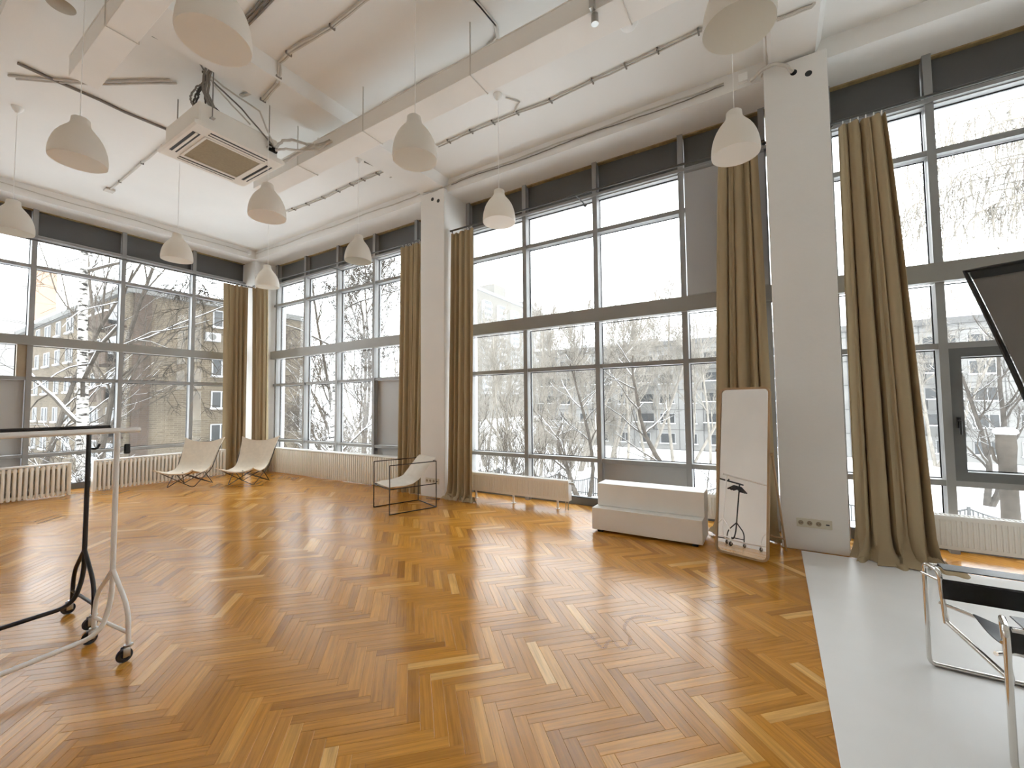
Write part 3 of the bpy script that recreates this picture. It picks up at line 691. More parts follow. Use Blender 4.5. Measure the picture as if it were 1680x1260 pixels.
cable('short conduit joining the ceiling cup before the broad window', cz((-2.60, 4.12), (-2.50, 4.28), (-2.66, 4.42)), 0.009)
cable('conduit clipped over the narrow windows beside the corner lamp', cz((-5.02, 4.44), (-5.50, 4.43), (-5.897, 4.43), (-6.459, 4.45), (-7.1, 4.44), (-7.64, 4.41)), 0.009, 'pipe', 2, 0.034, clips=7)
cable('short dark flex from ceiling cup to conduit above the cube chair', cz((-5.10, 4.10), (-5.05, 4.30), (-4.98, 4.45)), 0.012, 'pipedark')
cable('conduit end by the beam of the cube chair pillar', cz((-5.12, 4.62), (-4.90, 4.64), (-4.72, 4.62)), 0.010)
cable('grey flexible conduit curving above the long trunking', cz((-2.16, 2.6), (-2.175, 2.941), (-2.155, 3.26), (-2.22, 3.38), (-2.45, 3.46), (-2.846, 3.45), (-3.368, 3.43), (-4.035, 3.45), (-4.42, 3.47))+[(-4.42, 3.40, 4.80)], 0.014, 'pipe', 2, 0.026)
cable('taped conduit stepping across the ceiling beyond the air conditioner', cz((-2.6, 2.42), (-3.003, 2.42), (-3.502, 2.432), (-4.058, 2.38))+[(-4.348, 2.40, zc), (-4.46, 2.45, 4.96), (-4.86, 2.50, 4.96), (-4.96, 2.49, zc), (-5.21, 2.43, zc)], 0.013, 'pipe', 2, 0.024, clips=6)
cable('straight dark pipe on the ceiling beside the short trunking end', cz((-6.68, 0.935), (-6.69, 1.253), (-6.68, 1.552), (-6.70, 1.808), (-6.66, 2.30), (-6.65, 3.0)), 0.016, 'pipedark')
cable('brownish pair of conduits crossing the dark ceiling pipe', cz((-7.02, 0.945), (-6.75, 1.17), (-6.45, 1.40), (-6.231, 1.543), (-5.9, 1.74), (-5.608, 1.917)), 0.012, 'pipe', 2, 0.05)
cable('dark pipe running off the ceiling above the clothes racks', cz((-6.70, 0.55), (-6.72, 0.80)), 0.016, 'pipedark')
cable('thin cable from the short trunking to the cable bundle', cz((-5.08, 1.554), (-5.02, 1.75), (-4.996, 1.882), (-5.15, 2.03)), 0.009, 'pipedark')
cable('thick cable bundle dropping from the ceiling into the air conditioner', cz((-3.3, 1.94), (-3.741, 1.953), (-4.183, 1.963), (-4.70, 1.985))+[(-5.0, 2.0, 5.0), (-5.12, 2.03, 4.86), (-5.15, 2.12, 4.74), (-5.2, 2.2, 4.71)], 0.011, 'pipedark', 3, 0.026)
for i, (dx, dy, m_, lab) in enumerate(((0.10, 0.20, 'pipe', 'pale loop of cable above the air conditioner'), (-0.12, 0.05, 'wire', 'dark loop of cable curling over the air conditioner edge'), (0.22, 0.45, 'pipe', 'pale cable slanting down the air conditioner side'), (-0.02, -0.02, 'wire', 'dark cable hanging in front of the air conditioner top'), (0.12, 0.30, 'pipedark', 'grey cable leading to the air conditioner pipe box'))):
    e = (-5.10+dx*0.8, 2.25+dy, 4.70) if i not in (2, 4) else (-5.01, 2.72, 4.57)
    cable(lab, [(-5.10-0.02*i, 2.02, zc), (-5.16+dx*0.4, 2.05+dy*0.3, 5.0), (-5.22+dx*1.3, 2.10+dy*0.9, 4.86), e], 0.009, m_)
for i, (a_, b_, m_, lab) in enumerate(((0.16, 0.00, 'wire', 'dark cable loop bulging out beside the cable bundle'), (0.22, 0.05, 'wire', 'widest dark cable loop over the air conditioner back edge'), (0.10, -0.06, 'pipedark', 'grey cable loop tight against the cable bundle'), (0.05, 0.10, 'pipe', 'pale thick cable curving down to the air conditioner top'))):
    lp = [(-5.14, 2.05, 5.0), (-5.20-a_*0.6, 2.03+b_*0.5, 4.96), (-5.24-a_*1.2, 2.04+b_, 4.87), (-5.26-a_*1.1, 2.08+b_, 4.78), (-5.28-a_*0.8, 2.14+b_, 4.705)]
    cable(lab, [tuple(p_) for p_ in rounded(lp, 0.06, 3)], 0.010 if m_ != 'pipe' else 0.016, m_)
cable('white insulated pipe arching from the air conditioner to the trunking', [(-5.01, 2.73, 4.57), (-4.97, 2.80, 4.68), (-4.95, 2.90, 4.74), (-4.88, 3.05, 4.74), (-4.70, 3.10, 4.70), (-4.5, 3.11, 4.69)], 0.017, 'pipe')
cable('white drain pipe sagging from the air conditioner to the trunking', [(-5.01, 2.74, 4.54), (-4.97, 2.84, 4.60), (-4.93, 2.94, 4.62), (-4.7, 3.09, 4.63), (-4.45, 3.10, 4.66)], 0.014, 'pipe')
cable('short stub of pale pipe beside the trunking hangers', [(-5.33, 2.9, 4.52), (-5.05, 3.0, 4.62), (-4.75, 3.08, 4.72)], 0.020, 'pipe')
cable('pale conduit on the ceiling ending at a small box over the brick building window', cz((-6.9, 2.34), (-7.398, 2.34), (-8.4, 2.35), (-9.30, 2.36)), 0.016, 'pipe', clips=3)
jb = B(); jb.bbox(-9.42, -9.28, 2.30, 2.42, ZC-0.035, ZC-0.001, 0.004); tag(jb.build('junction_box', 'pipe', None, org=(-9.35, 2.36, ZC)), 'small grey junction box at the end of the pale ceiling conduit', 'junction box')
wl = [(-10.2+0.35*i, 5.165, 5.03+0.012*math.sin(i*1.3)) for i in range(16)]+[(-4.93, 5.10, 5.02), (-4.80, 5.08, 4.965), (-4.60, 5.085, 4.935), (-4.46, 5.12, 4.965)]
cable('cable pair running along the edge beam into the cube chair pillar', wl, 0.008, 'pipe', 2, 0.0)
cable('cable pair running along the edge beam between the two pillars', [(-4.46, 5.12, 4.965), (-4.30, 5.165, 5.02)]+[(-4.1+0.34*i, 5.165, 5.035+0.010*math.sin(i*1.7)) for i in range(12)], 0.008, 'pipe', 2, 0.0)
cable('cable dipping along the edge beam above the broad window', [(-4.30, 5.165, 4.995)]+[(-4.1+0.34*i, 5.165, 5.00+0.014*math.sin(i*1.1+1)) for i in range(12)], 0.006, 'pipedark')
cable('wavy cable on the edge beam over the brick building window', [(-10.235, 5.0-0.4*i, 5.02+0.012*math.sin(i*1.5)) for i in range(14)], 0.008, 'pipe')
cable('thick white hose entering the round hole in the mirror pillar', [(-0.10, 5.14, 4.93), (0.02, 5.02, 4.93), (0.12, 4.99, 4.92), (0.22, 5.01, 4.87), (0.275, 5.07, 4.82)], 0.018, 'pipe')
cable('cable dropping down the beam side beside the mirror pillar', [(0.05, 4.7, 5.06), (0.055, 4.95, 5.06), (0.055, 5.10, 5.0), (0.0, 5.16, 4.94)], 0.009, 'pipe')
cable('pair of cables crossing under the beam at the mirror pillar', [(-0.06, 4.45, 5.08), (0.05, 4.46, 5.06), (0.15, 4.47, 4.96), (0.40, 4.48, 4.96), (0.55, 4.46, 5.08), (0.75, 4.44, zc)], 0.011, 'pipe', 2, 0.024)
for (p, lab) in (((-0.17, 5.15, 5.0), 'small white junction box on the edge beam beside the mirror pillar'), ((-10.18, 5.0, 5.01), 'small white junction box on the edge beam at the corner pillar')):
    jb = B(); jb.bbox(p[0]-0.045, p[0]+0.045, p[1]-0.02, p[1]+0.03, p[2]-0.045, p[2]+0.045, 0.006); tag(jb.build('junction_box', 'radcap', None, org=p), lab, 'junction box')
# smoke detector, bracket, rosette, hatch
b = B(); b.lathe([(0.0, -0.06), (0.05, -0.06), (0.07, -0.045), (0.078, -0.02), (0.09, -0.015), (0.09, 0.0), (0.0, 0.0)], 28, (-1.07, 3.93, ZC)); tag(b.build('smoke_detector', 'radcap', None, True, (-1.07, 3.93, ZC)), 'round white smoke detector on the ceiling past the long trunking', 'smoke detector')
t = thing('spot_bracket', 'small grey metal bracket with a spotlight clipped to the long trunking', 'bracket', (-1.13, 3.10, 4.63))
b = B(); b.bbox(-0.02, 0.02, -0.02, 0.03, -0.03, 0.10, 0.003); b.build('clamp', 'steel', t, local=True)
B().lathe([(0, -0.13), (0.03, -0.13), (0.028, -0.05), (0.02, -0.03), (0, -0.03)], 16, (0, 0.06, 0.02)).build('spot_head', 'steel', t, True, local=True)
B().tube([(0, 0.02, 0), (0, 0.06, 0), (0, 0.06, -0.012)], 0.006, 6).build('arm', 'wire', t, local=True)
b = B(); b.lathe([(0.0, -0.006), (0.085, -0.006), (0.10, 0.0), (0.0, 0.0)], 28, (-5.40, 0.99, ZC)); tag(b.build('ceiling_plate', 'woodframe', None, True, (-5.40, 0.99, ZC)), 'round brownish ceiling cover plate beside the short trunking', 'ceiling plate')

# ================================================================== FURNITURE
def butterfly(label, loc, rz):
    t = thing('butterfly_chair', label, 'chair', loc, rz, 'pale butterfly chairs by the corner')
    FL, FR, BL, BR = (-0.23, -0.25, 0.008), (0.23, -0.25, 0.008), (-0.26, 0.25, 0.008), (0.26, 0.25, 0.008)
    sFL, sFR, tBL, tBR = (-0.30, -0.38, 0.315), (0.30, -0.38, 0.315), (-0.345, 0.425, 0.85), (0.345, 0.425, 0.85)
    mid_l, mid_r = (-0.27, -0.02, 0.265), (0.27, -0.02, 0.265)
    for nm, path in (('frame_rod', [sFL, FR, (0.315, 0.12, 0.30), tBR]), ('frame_rod', [sFR, FL, (-0.315, 0.12, 0.30), tBL]), ('frame_rod', [mid_l, BR, (0.0, -0.2, 0.27)]), ('frame_rod', [mid_r, BL, (0.0, -0.2, 0.27)]), ('frame_rod', [sFL, (0, -0.28, 0.235), sFR]), ('frame_rod', [BR, mid_r]), ('frame_rod', [BL, mid_l])):
        B().tube(rounded(path, 0.05, 5), 0.0065, 8).build(nm, 'bmetal', t, True, local=True)
    prof = [(-0.37, 0.275), (-0.27, 0.268), (-0.12, 0.262), (0.04, 0.280), (0.15, 0.345), (0.23, 0.46), (0.30, 0.60), (0.36, 0.72), (0.385, 0.785)]
    def fn(u, v):
        f = v*(len(prof)-1); i = min(int(f), len(prof)-2); q = f-i
        def cr(a, b, c, d, t_): return 0.5*((2*b)+(-a+c)*t_+(2*a-5*b+4*c-d)*t_*t_+(-a+3*b-3*c+d)*t_**3)
        pp = [prof[max(0, i-1)], prof[i], prof[i+1], prof[min(len(prof)-1, i+2)]]
        y = cr(*[p[0] for p in pp], q); z = cr(*[p[1] for p in pp], q)
        s = 2*u-1; w_ = 0.335-0.055*math.sin(PI*min(1, max(0, v)))+0.035*v
        x = s*w_; a = abs(s)
        ef = max(0, 1-v*5); et = max(0, (v-0.72)/0.28)
        y += -0.07*ef*a**2.2+0.02*et*a**2; z += 0.095*ef*a**2.6+0.095*et*a**2.4
        mid = math.sin(PI*v)
        z += 0.045*mid*a**2*(1-0.4*v); y -= 0.05*mid*v*a**2
        if a > 0.9: z -= 0.010*(a-0.9)/0.1*(1 if v > 0.2 else 0.5)
        z += 0.004*noise.noise(Vector((u*4, v*6, loc[0])))
        return (x, y, z)
    b = B(); b.sheet(fn, 28, 44, 0.020); b.build('sling', 'canvas', t, True, local=True)
    return t
butterfly('pale felt butterfly chair on black wire legs, against the column radiator', (-9.315, 3.61, 0), math.radians(35.5))
butterfly('pale felt butterfly chair on black wire legs, in front of the corner curtains', (-8.59, 4.29, 0), math.radians(34))

t = thing('cube_chair', 'wire cube lounge chair with a linen sling cushion in front of the pillar', 'chair', (-4.538, 4.40, 0), math.radians(-20.2))
cw, cd, ch, cs, tr_ = 0.29, 0.345, 0.652, 0.335, 0.0065
def bar(name, a, b_, m='bmetal', r=tr_): B().tube([a, b_], r, 8).build(name, m, t, local=True)
for sx in (-1, 1):
    for sy in (-1, 1): bar('leg', (sx*cw, sy*cd, 0.0), (sx*cw, sy*cd, ch))
    bar('floor_rail', (sx*cw, -cd, tr_), (sx*cw, cd, tr_)); bar('arm_rail', (sx*cw, -cd, ch), (sx*cw, cd, ch)); bar('seat_rail', (sx*cw, -cd, cs), (sx*cw, cd, cs))
bar('floor_rail', (-cw, cd, tr_), (cw, cd, tr_)); bar('back_rail', (-cw, cd, ch), (cw, cd, ch)); bar('front_rail', (-cw, -cd, cs), (cw, -cd, cs))
pr_ = [(-0.345, 0.36), (-0.25, 0.362), (-0.12, 0.355), (0.0, 0.372), (0.09, 0.42), (0.17, 0.50), (0.245, 0.59), (0.31, 0.665), (0.355, 0.70)]
def cfn(side):
    def fn(u, v):
        f = v*(len(pr_)-1); i = min(int(f), len(pr_)-2); q = f-i
        y = pr_[i][0]*(1-q)+pr_[i+1][0]*q; z = pr_[i][1]*(1-q)+pr_[i+1][1]*q
        s = 2*u-1; puff = (1-abs(s)**4)*(1-abs(2*v-1)**6)
        tuft = 0.010*math.exp(-((v-0.47)**2)/0.0015)+0.006*abs(math.sin(3*PI*v))
        n_ = noise.noise(Vector((u*5, v*7, 3)))*0.008
        dy = pr_[i+1][0]-pr_[i][0]; dz = pr_[i+1][1]-pr_[i][1]; L = math.hypot(dy, dz); ny, nz = -dz/L, dy/L
        h = (0.048*puff-tuft*puff+n_*puff)*side
        return (s*0.265, y+ny*h, z+nz*h)
    return fn
b = B(); b.sheet(cfn(1), 20, 48); b.sheet(cfn(-1), 20, 48); b.build('cushion', 'cushion', t, True, local=True)

t = thing('step_box', 'white two-step wooden box standing in front of the broad window', 'step', (-1.23, 4.85, 0))
b = B(); b.bbox(-0.585, 0.578, -0.20, 0.21, 0.028, 0.268, 0.004); b.build('lower_box', 'white', t, local=True)
b = B(); b.bbox(-0.563, 0.583, -0.065, 0.21, 0.270, 0.523, 0.004); b.build('upper_box', 'white', t, local=True)
for sx in (-0.5, 0.5):
    for sy in (-0.15, 0.16): B().bbox(sx-0.03, sx+0.03, sy-0.03, sy+0.03, 0, 0.03, 0.003).build('foot', 'gasket', t, local=True)

# standing mirror
t = thing('standing_mirror', 'tall wooden framed standing mirror with rounded corners, leaning back before the curtain', 'mirror', (-0.313, 4.535, 0), math.radians(-16.9))
AL = math.radians(8.3); MW, MH = 0.232, 1.60
def rrect(w_, z0, z1, r, n=6):
    pts = []
    for cx, cz_, a0 in ((w_-r, z0+r, -PI/2), (w_-r, z1-r, 0), (-w_+r, z1-r, PI/2), (-w_+r, z0+r, PI)):
        for i in range(n+1):
            a = a0+PI/2*i/n; pts.append((cx+r*math.cos(a), cz_+r*math.sin(a)))
    return pts
def tilt(o): o.rotation_euler = (-AL, 0, 0); o.location = (0, 0, 0.012); return o
outer, inner = rrect(MW, 0, MH, 0.055), rrect(MW-0.017, 0.017, MH-0.017, 0.042)
b = B(); n_ = len(outer); y0, y1 = -0.012, 0.022
b.v = [(p[0], y0, p[1]) for p in outer]+[(p[0], y0, p[1]) for p in inner]+[(p[0], y1, p[1]) for p in outer]+[(p[0], y1, p[1]) for p in inner]
for i in range(n_):
    j = (i+1) % n_
    b.f += [(i, j, n_+j, n_+i), (2*n_+j, 2*n_+i, 3*n_+i, 3*n_+j), (j, i, 2*n_+i, 2*n_+j), (n_+i, n_+j, 3*n_+j, 3*n_+i)]
tilt(b.build('frame', 'mirrorframe', t, local=True))
g = B(); g.prism(rrect(MW-0.0165, 0.0165, MH-0.0165, 0.042), 'y', 0.0, 0.006); tilt(g.build('mirror_glass', 'mirror', t, local=True))
g = B(); g.prism(rrect(MW-0.018, 0.018, MH-0.018, 0.042), 'y', 0.007, 0.018); tilt(g.build('back_board', 'mirrorframe', t, local=True))
pz = 0.98
for sx in (-1, 1):
    top = (sx*(MW+0.014), math.sin(AL)*pz+0.01, math.cos(AL)*pz); foot = (sx*(MW-0.01), 0.52, 0.0)
    B().tube([top, foot], 0.010, 8).build('stand_leg', 'mirrorframe', t, True, local=True)
    B().lathe([(0, -0.012), (0.014, -0.012), (0.014, 0.012), (0, 0.012)], 14, top, 'x').build('pivot_knob', 'mirrorframe', t, local=True)
B().tube([(-MW, 0.46, 0.13), (MW, 0.46, 0.13)], 0.009, 8).build('stand_crossbar', 'mirrorframe', t, True, local=True)

# garment racks
def rack(label, loc, ang, m, length, hooks=()):
    t = thing('garment_rack', label, 'clothes rack', loc, ang)
    zt = 1.315
    def part(nm, pts, r, rd=0.06, n=5): return B().tube(rounded(pts, rd, n), r, 10).build(nm, m, t, True, local=True)
    part('hanging_bar', [(-0.11, 0, zt), (length+0.11, 0, zt)], 0.017)
    for ex, dr in ((0.0, 1), (length, -1)):
        part('post', [(ex, 0, zt-0.01), (ex, 0, 0.30), (ex+0.05*dr, 0, 0.12), (ex+length/2*dr, 0, 0.10)] if dr == 1 else [(ex, 0, zt-0.01), (ex, 0, 0.30), (ex-0.05, 0, 0.12), (ex-length/2, 0, 0.10)], 0.0135, 0.14, 8)
        for sy in (-1, 1):
            part('foot_leg', [(ex, 0.005*sy, 0.475), (ex, 0.20*sy, 0.29), (ex, 0.215*sy, 0.08)], 0.0125, 0.09, 6)
            c = Vector((ex, 0.215*sy, 0))
            cs_ = B(); cs_.lathe([(0.016, 0.080), (0.022, 0.082), (0.022, 0.092), (0.0, 0.095)], 12, tuple(c)); cs_.bbox(c.x-0.004, c.x+0.03, c.y-0.018, c.y-0.014, 0.03, 0.082, 0.001); cs_.bbox(c.x-0.004, c.x+0.03, c.y+0.014, c.y+0.018, 0.03, 0.082, 0.001)
            co = cs_.build('caster', 'steel', t, True, local=True)
            B().lathe([(0.0, -0.009), (0.018, -0.009), (0.022, -0.013), (0.036, -0.012), (0.039, 0.0), (0.036, 0.012), (0.022, 0.013), (0.018, 0.009), (0.0, 0.009)], 24, (c.x+0.018, c.y, 0.039), 'y').build('wheel', 'rubber', co, True, local=True)
        part('foot_crossbar', [(ex, -0.21, 0.155), (ex, 0.21, 0.155)], 0.010)
    for hx, hz, sgn in hooks:
        B().tube(rounded([(hx, 0.0, hz), (hx-0.03*sgn, 0.0, hz-0.005), (hx-0.045*sgn, 0, hz+0.03)], 0.02, 4), 0.008, 8).build('hook', 'bmetal', t, True, local=True)
    return t
rack('white metal clothes rack on casters beside the black one', (-3.43, 0.945, 0), math.atan2(-0.99, 0.10), 'wmetal', 1.25)
rack('black metal clothes rack on casters behind the white one', (-4.09, 0.975, 0), math.atan2(-1.0, 0.02), 'bmetal', 1.25, hooks=((-0.012, 1.17, 1),))
tag(B().bbox(-3.36, -3.345, 0.955, 0.985, 1.175, 1.235, 0.006).build('bar_clip', 'bmetal', None, org=(-3.35, 0.97, 1.2)), 'small black clip on the post of the white clothes rack', 'clip')
def hanger(label, loc, rz, m):
    t = thing('clothes_hanger', label, 'hanger', loc, rz, 'black hangers at the end of the black rack')
    B().tube(arc((0, 0, 0.0), 0.022, -0.4, PI+0.2, 8, 'yz')+[(0, 0, -0.03), (0, 0, -0.06)], 0.003, 6).build('hook', 'steel', t, True, local=True)
    b = B(); b.prism([(-0.21, -0.155), (-0.19, -0.175), (0, -0.095), (0.19, -0.175), (0.21, -0.155), (0.03, -0.055), (-0.03, -0.055)], 'x', -0.012, 0.012); b.build('shoulder_bar', m, t, local=True)
for i in range(7):
    hanger('black wooden hanger bunched on the black clothes rack', (-4.06+0.0, -0.12-0.030*i, 1.315+0.0), math.radians(90+R.uniform(-9, 9))-PI/2, 'bmetal')

# tubular steel chair (right edge)
t = thing('tubular_chair', 'chromed tubular steel armchair with black leather straps on the white floor', 'chair', (1.02, 2.855, 0.012))
def tp(nm, pts, r=0.0115, rd=0.05): B().tube(rounded(pts, rd, 6), r, 12).build(nm, 'chrome', t, True, org=None)
x0, x1 = 0.672, 1.36
for yo, yi, x0 in ((3.21, 3.085, 0.672), (2.445, 2.58, 0.737)):
    tp('side_loop', [(x0+0.3, yo, 0.024), (x0, yo, 0.024), (x0, yo, 0.560), (x0+0.030, yi, 0.562), (x0+0.045, yi, 0.30)] , rd=0.035)
    tp('rear_loop', [(x0+0.3, yo, 0.024), (x1, yo, 0.024), (x1, yo, 0.560), (x1, yi, 0.562), (x1, yi, 0.40)], rd=0.035)
    tp('arm_tube', [(x0+0.02, (yo+yi)/2+(yo-yi)*0.42, 0.556), (x1, (yo+yi)/2+(yo-yi)*0.42, 0.556)], 0.009)
    lo, hi = min(yo, yi), max(yo, yi)
    B().bbox(x0+0.05, x1-0.03, lo+0.012, hi-0.006, 0.565, 0.570, 0.002).build('arm_top', 'leather', t)
    B().bbox(x0+0.035, x1-0.02, yi-0.014, yi-0.006, 0.425, 0.520, 0.003).build('side_strap', 'leather', t)
    B().bbox(x0+0.035, x1-0.02, yi+0.006, yi+0.014, 0.425, 0.520, 0.003).build('side_strap', 'leather', t)
    tp('strap_pin', [(x0-0.012, yo, 0.505), (x0+0.05, yi, 0.505)], 0.007)
tp('front_crossbar', [(0.717, 3.085, 0.34), (0.722, 3.085, 0.305), (0.785, 2.58, 0.305), (0.780, 2.58, 0.34)], rd=0.02)
tp('seat_rail', [(0.70, 3.10, 0.395), (0.80, 3.02, 0.385), (x1-0.05, 3.02, 0.20)], 0.009)
tp('seat_rail', [(0.75, 2.60, 0.395), (0.84, 2.68, 0.385), (x1-0.05, 2.68, 0.20)], 0.009)
b = B(); b.sheet(lambda u, v: (0.80+0.04*(1-u)+v*0.50, 2.68+u*0.34, 0.392-0.185*v-0.035*math.sin(PI*u)), 14, 14, 0.004); b.build('seat_sling', 'leather', t, True)
b = B(); b.sheet(lambda u, v: (x1-0.10+0.10*v, 2.67+u*0.38, 0.42+v*0.25), 10, 6, 0.004); b.build('back_strap', 'leather', t, True)
tp('back_loop', [(x1-0.06, 2.68, 0.30), (x1+0.02, 2.68, 0.72), (x1+0.02, 3.04, 0.72), (x1-0.06, 3.04, 0.30)])

# reflector panel on a stand
CR = Vector((0.842, 3.0, 2.098)); EU = Vector((0.97, 0.06, 0.235)).normalized(); EVd = Vector((0.245, -0.05, -0.965)); EVd = (EVd-EU*EVd.dot(EU)).normalized(); EN = EU.cross(EVd).normalized()
t = thing('reflector_panel', 'grey fabric reflector with black rim on a stand, in front of the opening sash', 'reflector', (1.55, 3.12, 0.012))
SZ = 1.05
def edge(u, v):
    return CR+EU*(u*SZ)+EVd*(v*SZ)
def rim_pts():
    out = []; n = 14
    def side(a, c, inw):
        for i in range(n):
            f = i/n; p = a.lerp(c, f)+inw*(0.055*math.sin(PI*f)); out.append(p)
    c4 = [edge(0, 0), edge(1, 0), edge(1, 1), edge(0, 1)]
    side(c4[0], c4[1], EVd); side(c4[1], c4[2], -EU*0.2); side(c4[2], c4[3], -EVd); side(c4[3], c4[0], EU*0.15)
    return out
B().tube(rim_pts(), 0.011, 8, closed=True).build('rim', 'rubber', t, True)
def ffn(u, v):
    p = edge(0.012+0.976*u, 0.012+0.976*v)
    p = p+EVd*(0.055*math.sin(PI*u)*(1-2*v))*1.0 + EU*0.008*math.sin(PI*v)*(1-u)
    return p+EN*(0.010*math.sin(9*u+3*v)*math.sin(PI*u)*math.sin(PI*v)+0.006*math.sin(17*u-2*v)*math.sin(PI*v))
b = B(); b.sheet(ffn, 40, 40, 0.004); b.build('fabric', 'greyfabric', t, True)
b = B(); b.sheet(lambda u, v: tuple(edge(0.012+0.95*u, 0.012+0.035*v+0.05*math.sin(PI*u)*1.0)-EN*0.007), 30, 2, 0.004); b.build('edge_band', 'rubber', t, True)
cc = edge(0.55, 0.55)
B().tube([(1.55, 3.12, 0.30), (1.55, 3.12, 2.0)], 0.014, 10).build('stand_pole', 'bmetal', t, True)
B().tube([(1.55, 3.12, 1.60), tuple(cc-EN*0.01)], 0.010, 8).build('grip_arm', 'bmetal', t, True)
for k in range(3):
    a = k*2*PI/3+0.6
    B().tube([(1.55, 3.12, 0.45), (1.55+0.42*math.cos(a), 3.12+0.42*math.sin(a), 0.022)], 0.010, 8).build('stand_leg', 'bmetal', t, True)

# sockets
def sockets(label, x0, z0, y, n, tilt_=0.0):
    W = 0.071*n; t = thing('socket_strip', label, 'socket', (x0+W/2, y, z0))
    b = B(); b.bbox(-W/2, W/2, -0.011, 0.0, -0.042, 0.042, 0.004); b.build('cover_plate', 'socket', t, local=True)
    for i in range(n):
        cx = -W/2+0.071*(i+0.5)
        if i == n-1:
            B().bbox(cx-0.014, cx+0.014, -0.013, -0.010, -0.006, 0.006, 0.001).build('data_port', 'gasket', t, local=True); continue
        s = B(); s.lathe([(0.022, -0.012), (0.019, -0.012), (0.018, -0.0105), (0.0, -0.0105)], 18, (cx, 0, 0), 'y'); so = s.build('outlet', 'woodframe', t, local=True)
        for dx in (-0.0095, 0.0095): B().lathe([(0.0, -0.0122), (0.0035, -0.0122), (0.0035, -0.0105)], 8, (cx+dx, 0, 0), 'y').build('pin_hole', 'gasket', so, local=True)
sockets('cream strip of sockets low on the pillar by the cube chair', -4.795, 0.255, 5.10, 4)
sockets('cream strip of sockets low on the pillar beside the mirror', 0.147, 0.270, 5.08, 4)
tag(B().tube([(-4.68, 4.98, 0.006), (-4.60, 5.0, 0.006), (-4.55, 4.97, 0.006), (-4.48, 5.01, 0.006), (-4.44, 5.04, 0.006), (-4.42, 5.00, 0.006), (-4.45, 4.96, 0.006)], 0.004, 6).build('floor_wire', 'wire', None, True, (-4.55, 4.98, 0)), 'thin black wire lying on the parquet at the cube chair pillar', 'wire')

# ================================================================== OUTSIDE
GZ = -5.2
def gfun(x, y): return GZ+0.45*noise.noise(Vector((x*0.05, y*0.05, 0)))+0.12*noise.noise(Vector((x*0.3, y*0.3, 4)))
b = B(); NG = 90
def gp(u, v):
    a = 2*u-1; c = 2*v-1; x = -40+300*a*abs(a)**0.8; y = 30+300*c*abs(c)**0.8
    return (x, y, gfun(x, y))
b.sheet(gp, NG, NG); tag(b.build('snow_ground', 'snow', None, True), 'snow covered ground outside the windows', None, None, 'structure')

class Tree:
    def __init__(s, seed): s.r = random.Random(seed); s.big = B(); s.twig = B(); s.snow = B()
    def limb(s, p, d, L, r, lev, maxlev, droop=0.0, spread=0.6, snow=True, kids=(3, 5), wob=0.16, minr=0.006):
        rd = s.r; n = 9 if lev == 0 else (6 if lev < 3 else 4); pts = [p.copy()]; rad = [r]; dd = d.normalized(); w_ = wob if lev == 0 else max(wob, 0.15)
        for i in range(n):
            lift = Vector((0, 0, 0.09)) if droop == 0 and 0 < lev < 4 else Vector((0, 0, 0))
            dd = (dd+Vector((rd.gauss(0, w_), rd.gauss(0, w_), rd.gauss(0, w_*0.6)))+Vector((0, 0, -droop*(0.2 if lev < 2 else 1.6)*(0.4+0.6*i/n) if lev else 0))+lift).normalized()
            pts.append(pts[-1]+dd*(L/n)); rad.append(max(minr*0.6, r*(1-(i+1)/n*(0.70 if lev < maxlev else 0.6))))
        tgt = s.big if lev == 0 else s.twig
        tgt.tube(pts, r, 8 if lev == 0 else (4 if lev == 1 else 3), cap=False, radii=rad)
        if snow and (0 < lev <= 2 or (lev == 3 and r > 0.012)) and abs((pts[-1]-pts[0]).normalized().z) < 0.8:
            s.snow.tube([q+Vector((0, 0, rr*0.7)) for q, rr in zip(pts, rad)], r, 3, cap=False, radii=[min(0.05, rr*0.75+0.003) for rr in rad])
        if lev >= maxlev: return
        nk = rd.randint(*kids)+(5 if lev == 0 else 0)
        for k in range(nk):
            f = rd.uniform(0.28 if lev == 0 else 0.15, 1.0); i = min(int(f*n), n-1); q = pts[i].lerp(pts[i+1], f*n-i)
            rr = (rad[i]*(1-(f*n-i))+rad[i+1]*(f*n-i))*rd.uniform(0.40, 0.62)
            base = (pts[i+1]-pts[i]).normalized(); ax = base.orthogonal().normalized(); ax.rotate(Matrix.Rotation(rd.uniform(0, 2*PI), 3, base))
            a = spread*rd.uniform(0.7, 1.5); nd = base*math.cos(a)+ax*math.sin(a)
            kl = (rd.uniform(0.20, 0.36) if lev == 0 else rd.uniform(0.42, 0.68))*(1.2-0.45*f)
            s.limb(q, nd, L*kl, max(rr, minr), lev+1, maxlev, droop, spread, snow, kids, wob, minr)
def make_tree(label, seed, base, height, r, m='bark', lean=(0, 0), maxlev=4, droop=0.0, spread=0.55, snow=True, kids=(3, 5), stems=1, name='tree', group=None, wob=0.16, minr=0.007):
    t = thing(name, label, 'tree' if name != 'shrub' else 'shrub', base, group=group)
    T = Tree(seed); rd = random.Random(seed+99)
    for k in range(stems):
        d = Vector((lean[0]+(rd.uniform(-0.4, 0.4) if stems > 1 else 0), lean[1]+(rd.uniform(-0.4, 0.4) if stems > 1 else 0), 1))
        T.limb(Vector((0, 0, -0.3))+Vector((rd.uniform(-.15, .15), rd.uniform(-.15, .15), 0))*(stems > 1), d, height*(1 if stems == 1 else rd.uniform(0.7, 1)), r, 0, maxlev, droop, spread, snow, kids, wob, minr)
    T.big.build('trunk', m, t, True, local=True)
    T.twig.build('branches', 'bark' if m == 'birch' else m, t, True, local=True)
    if snow: T.snow.build('branch_snow', 'snow', t, True, local=True)
    return t
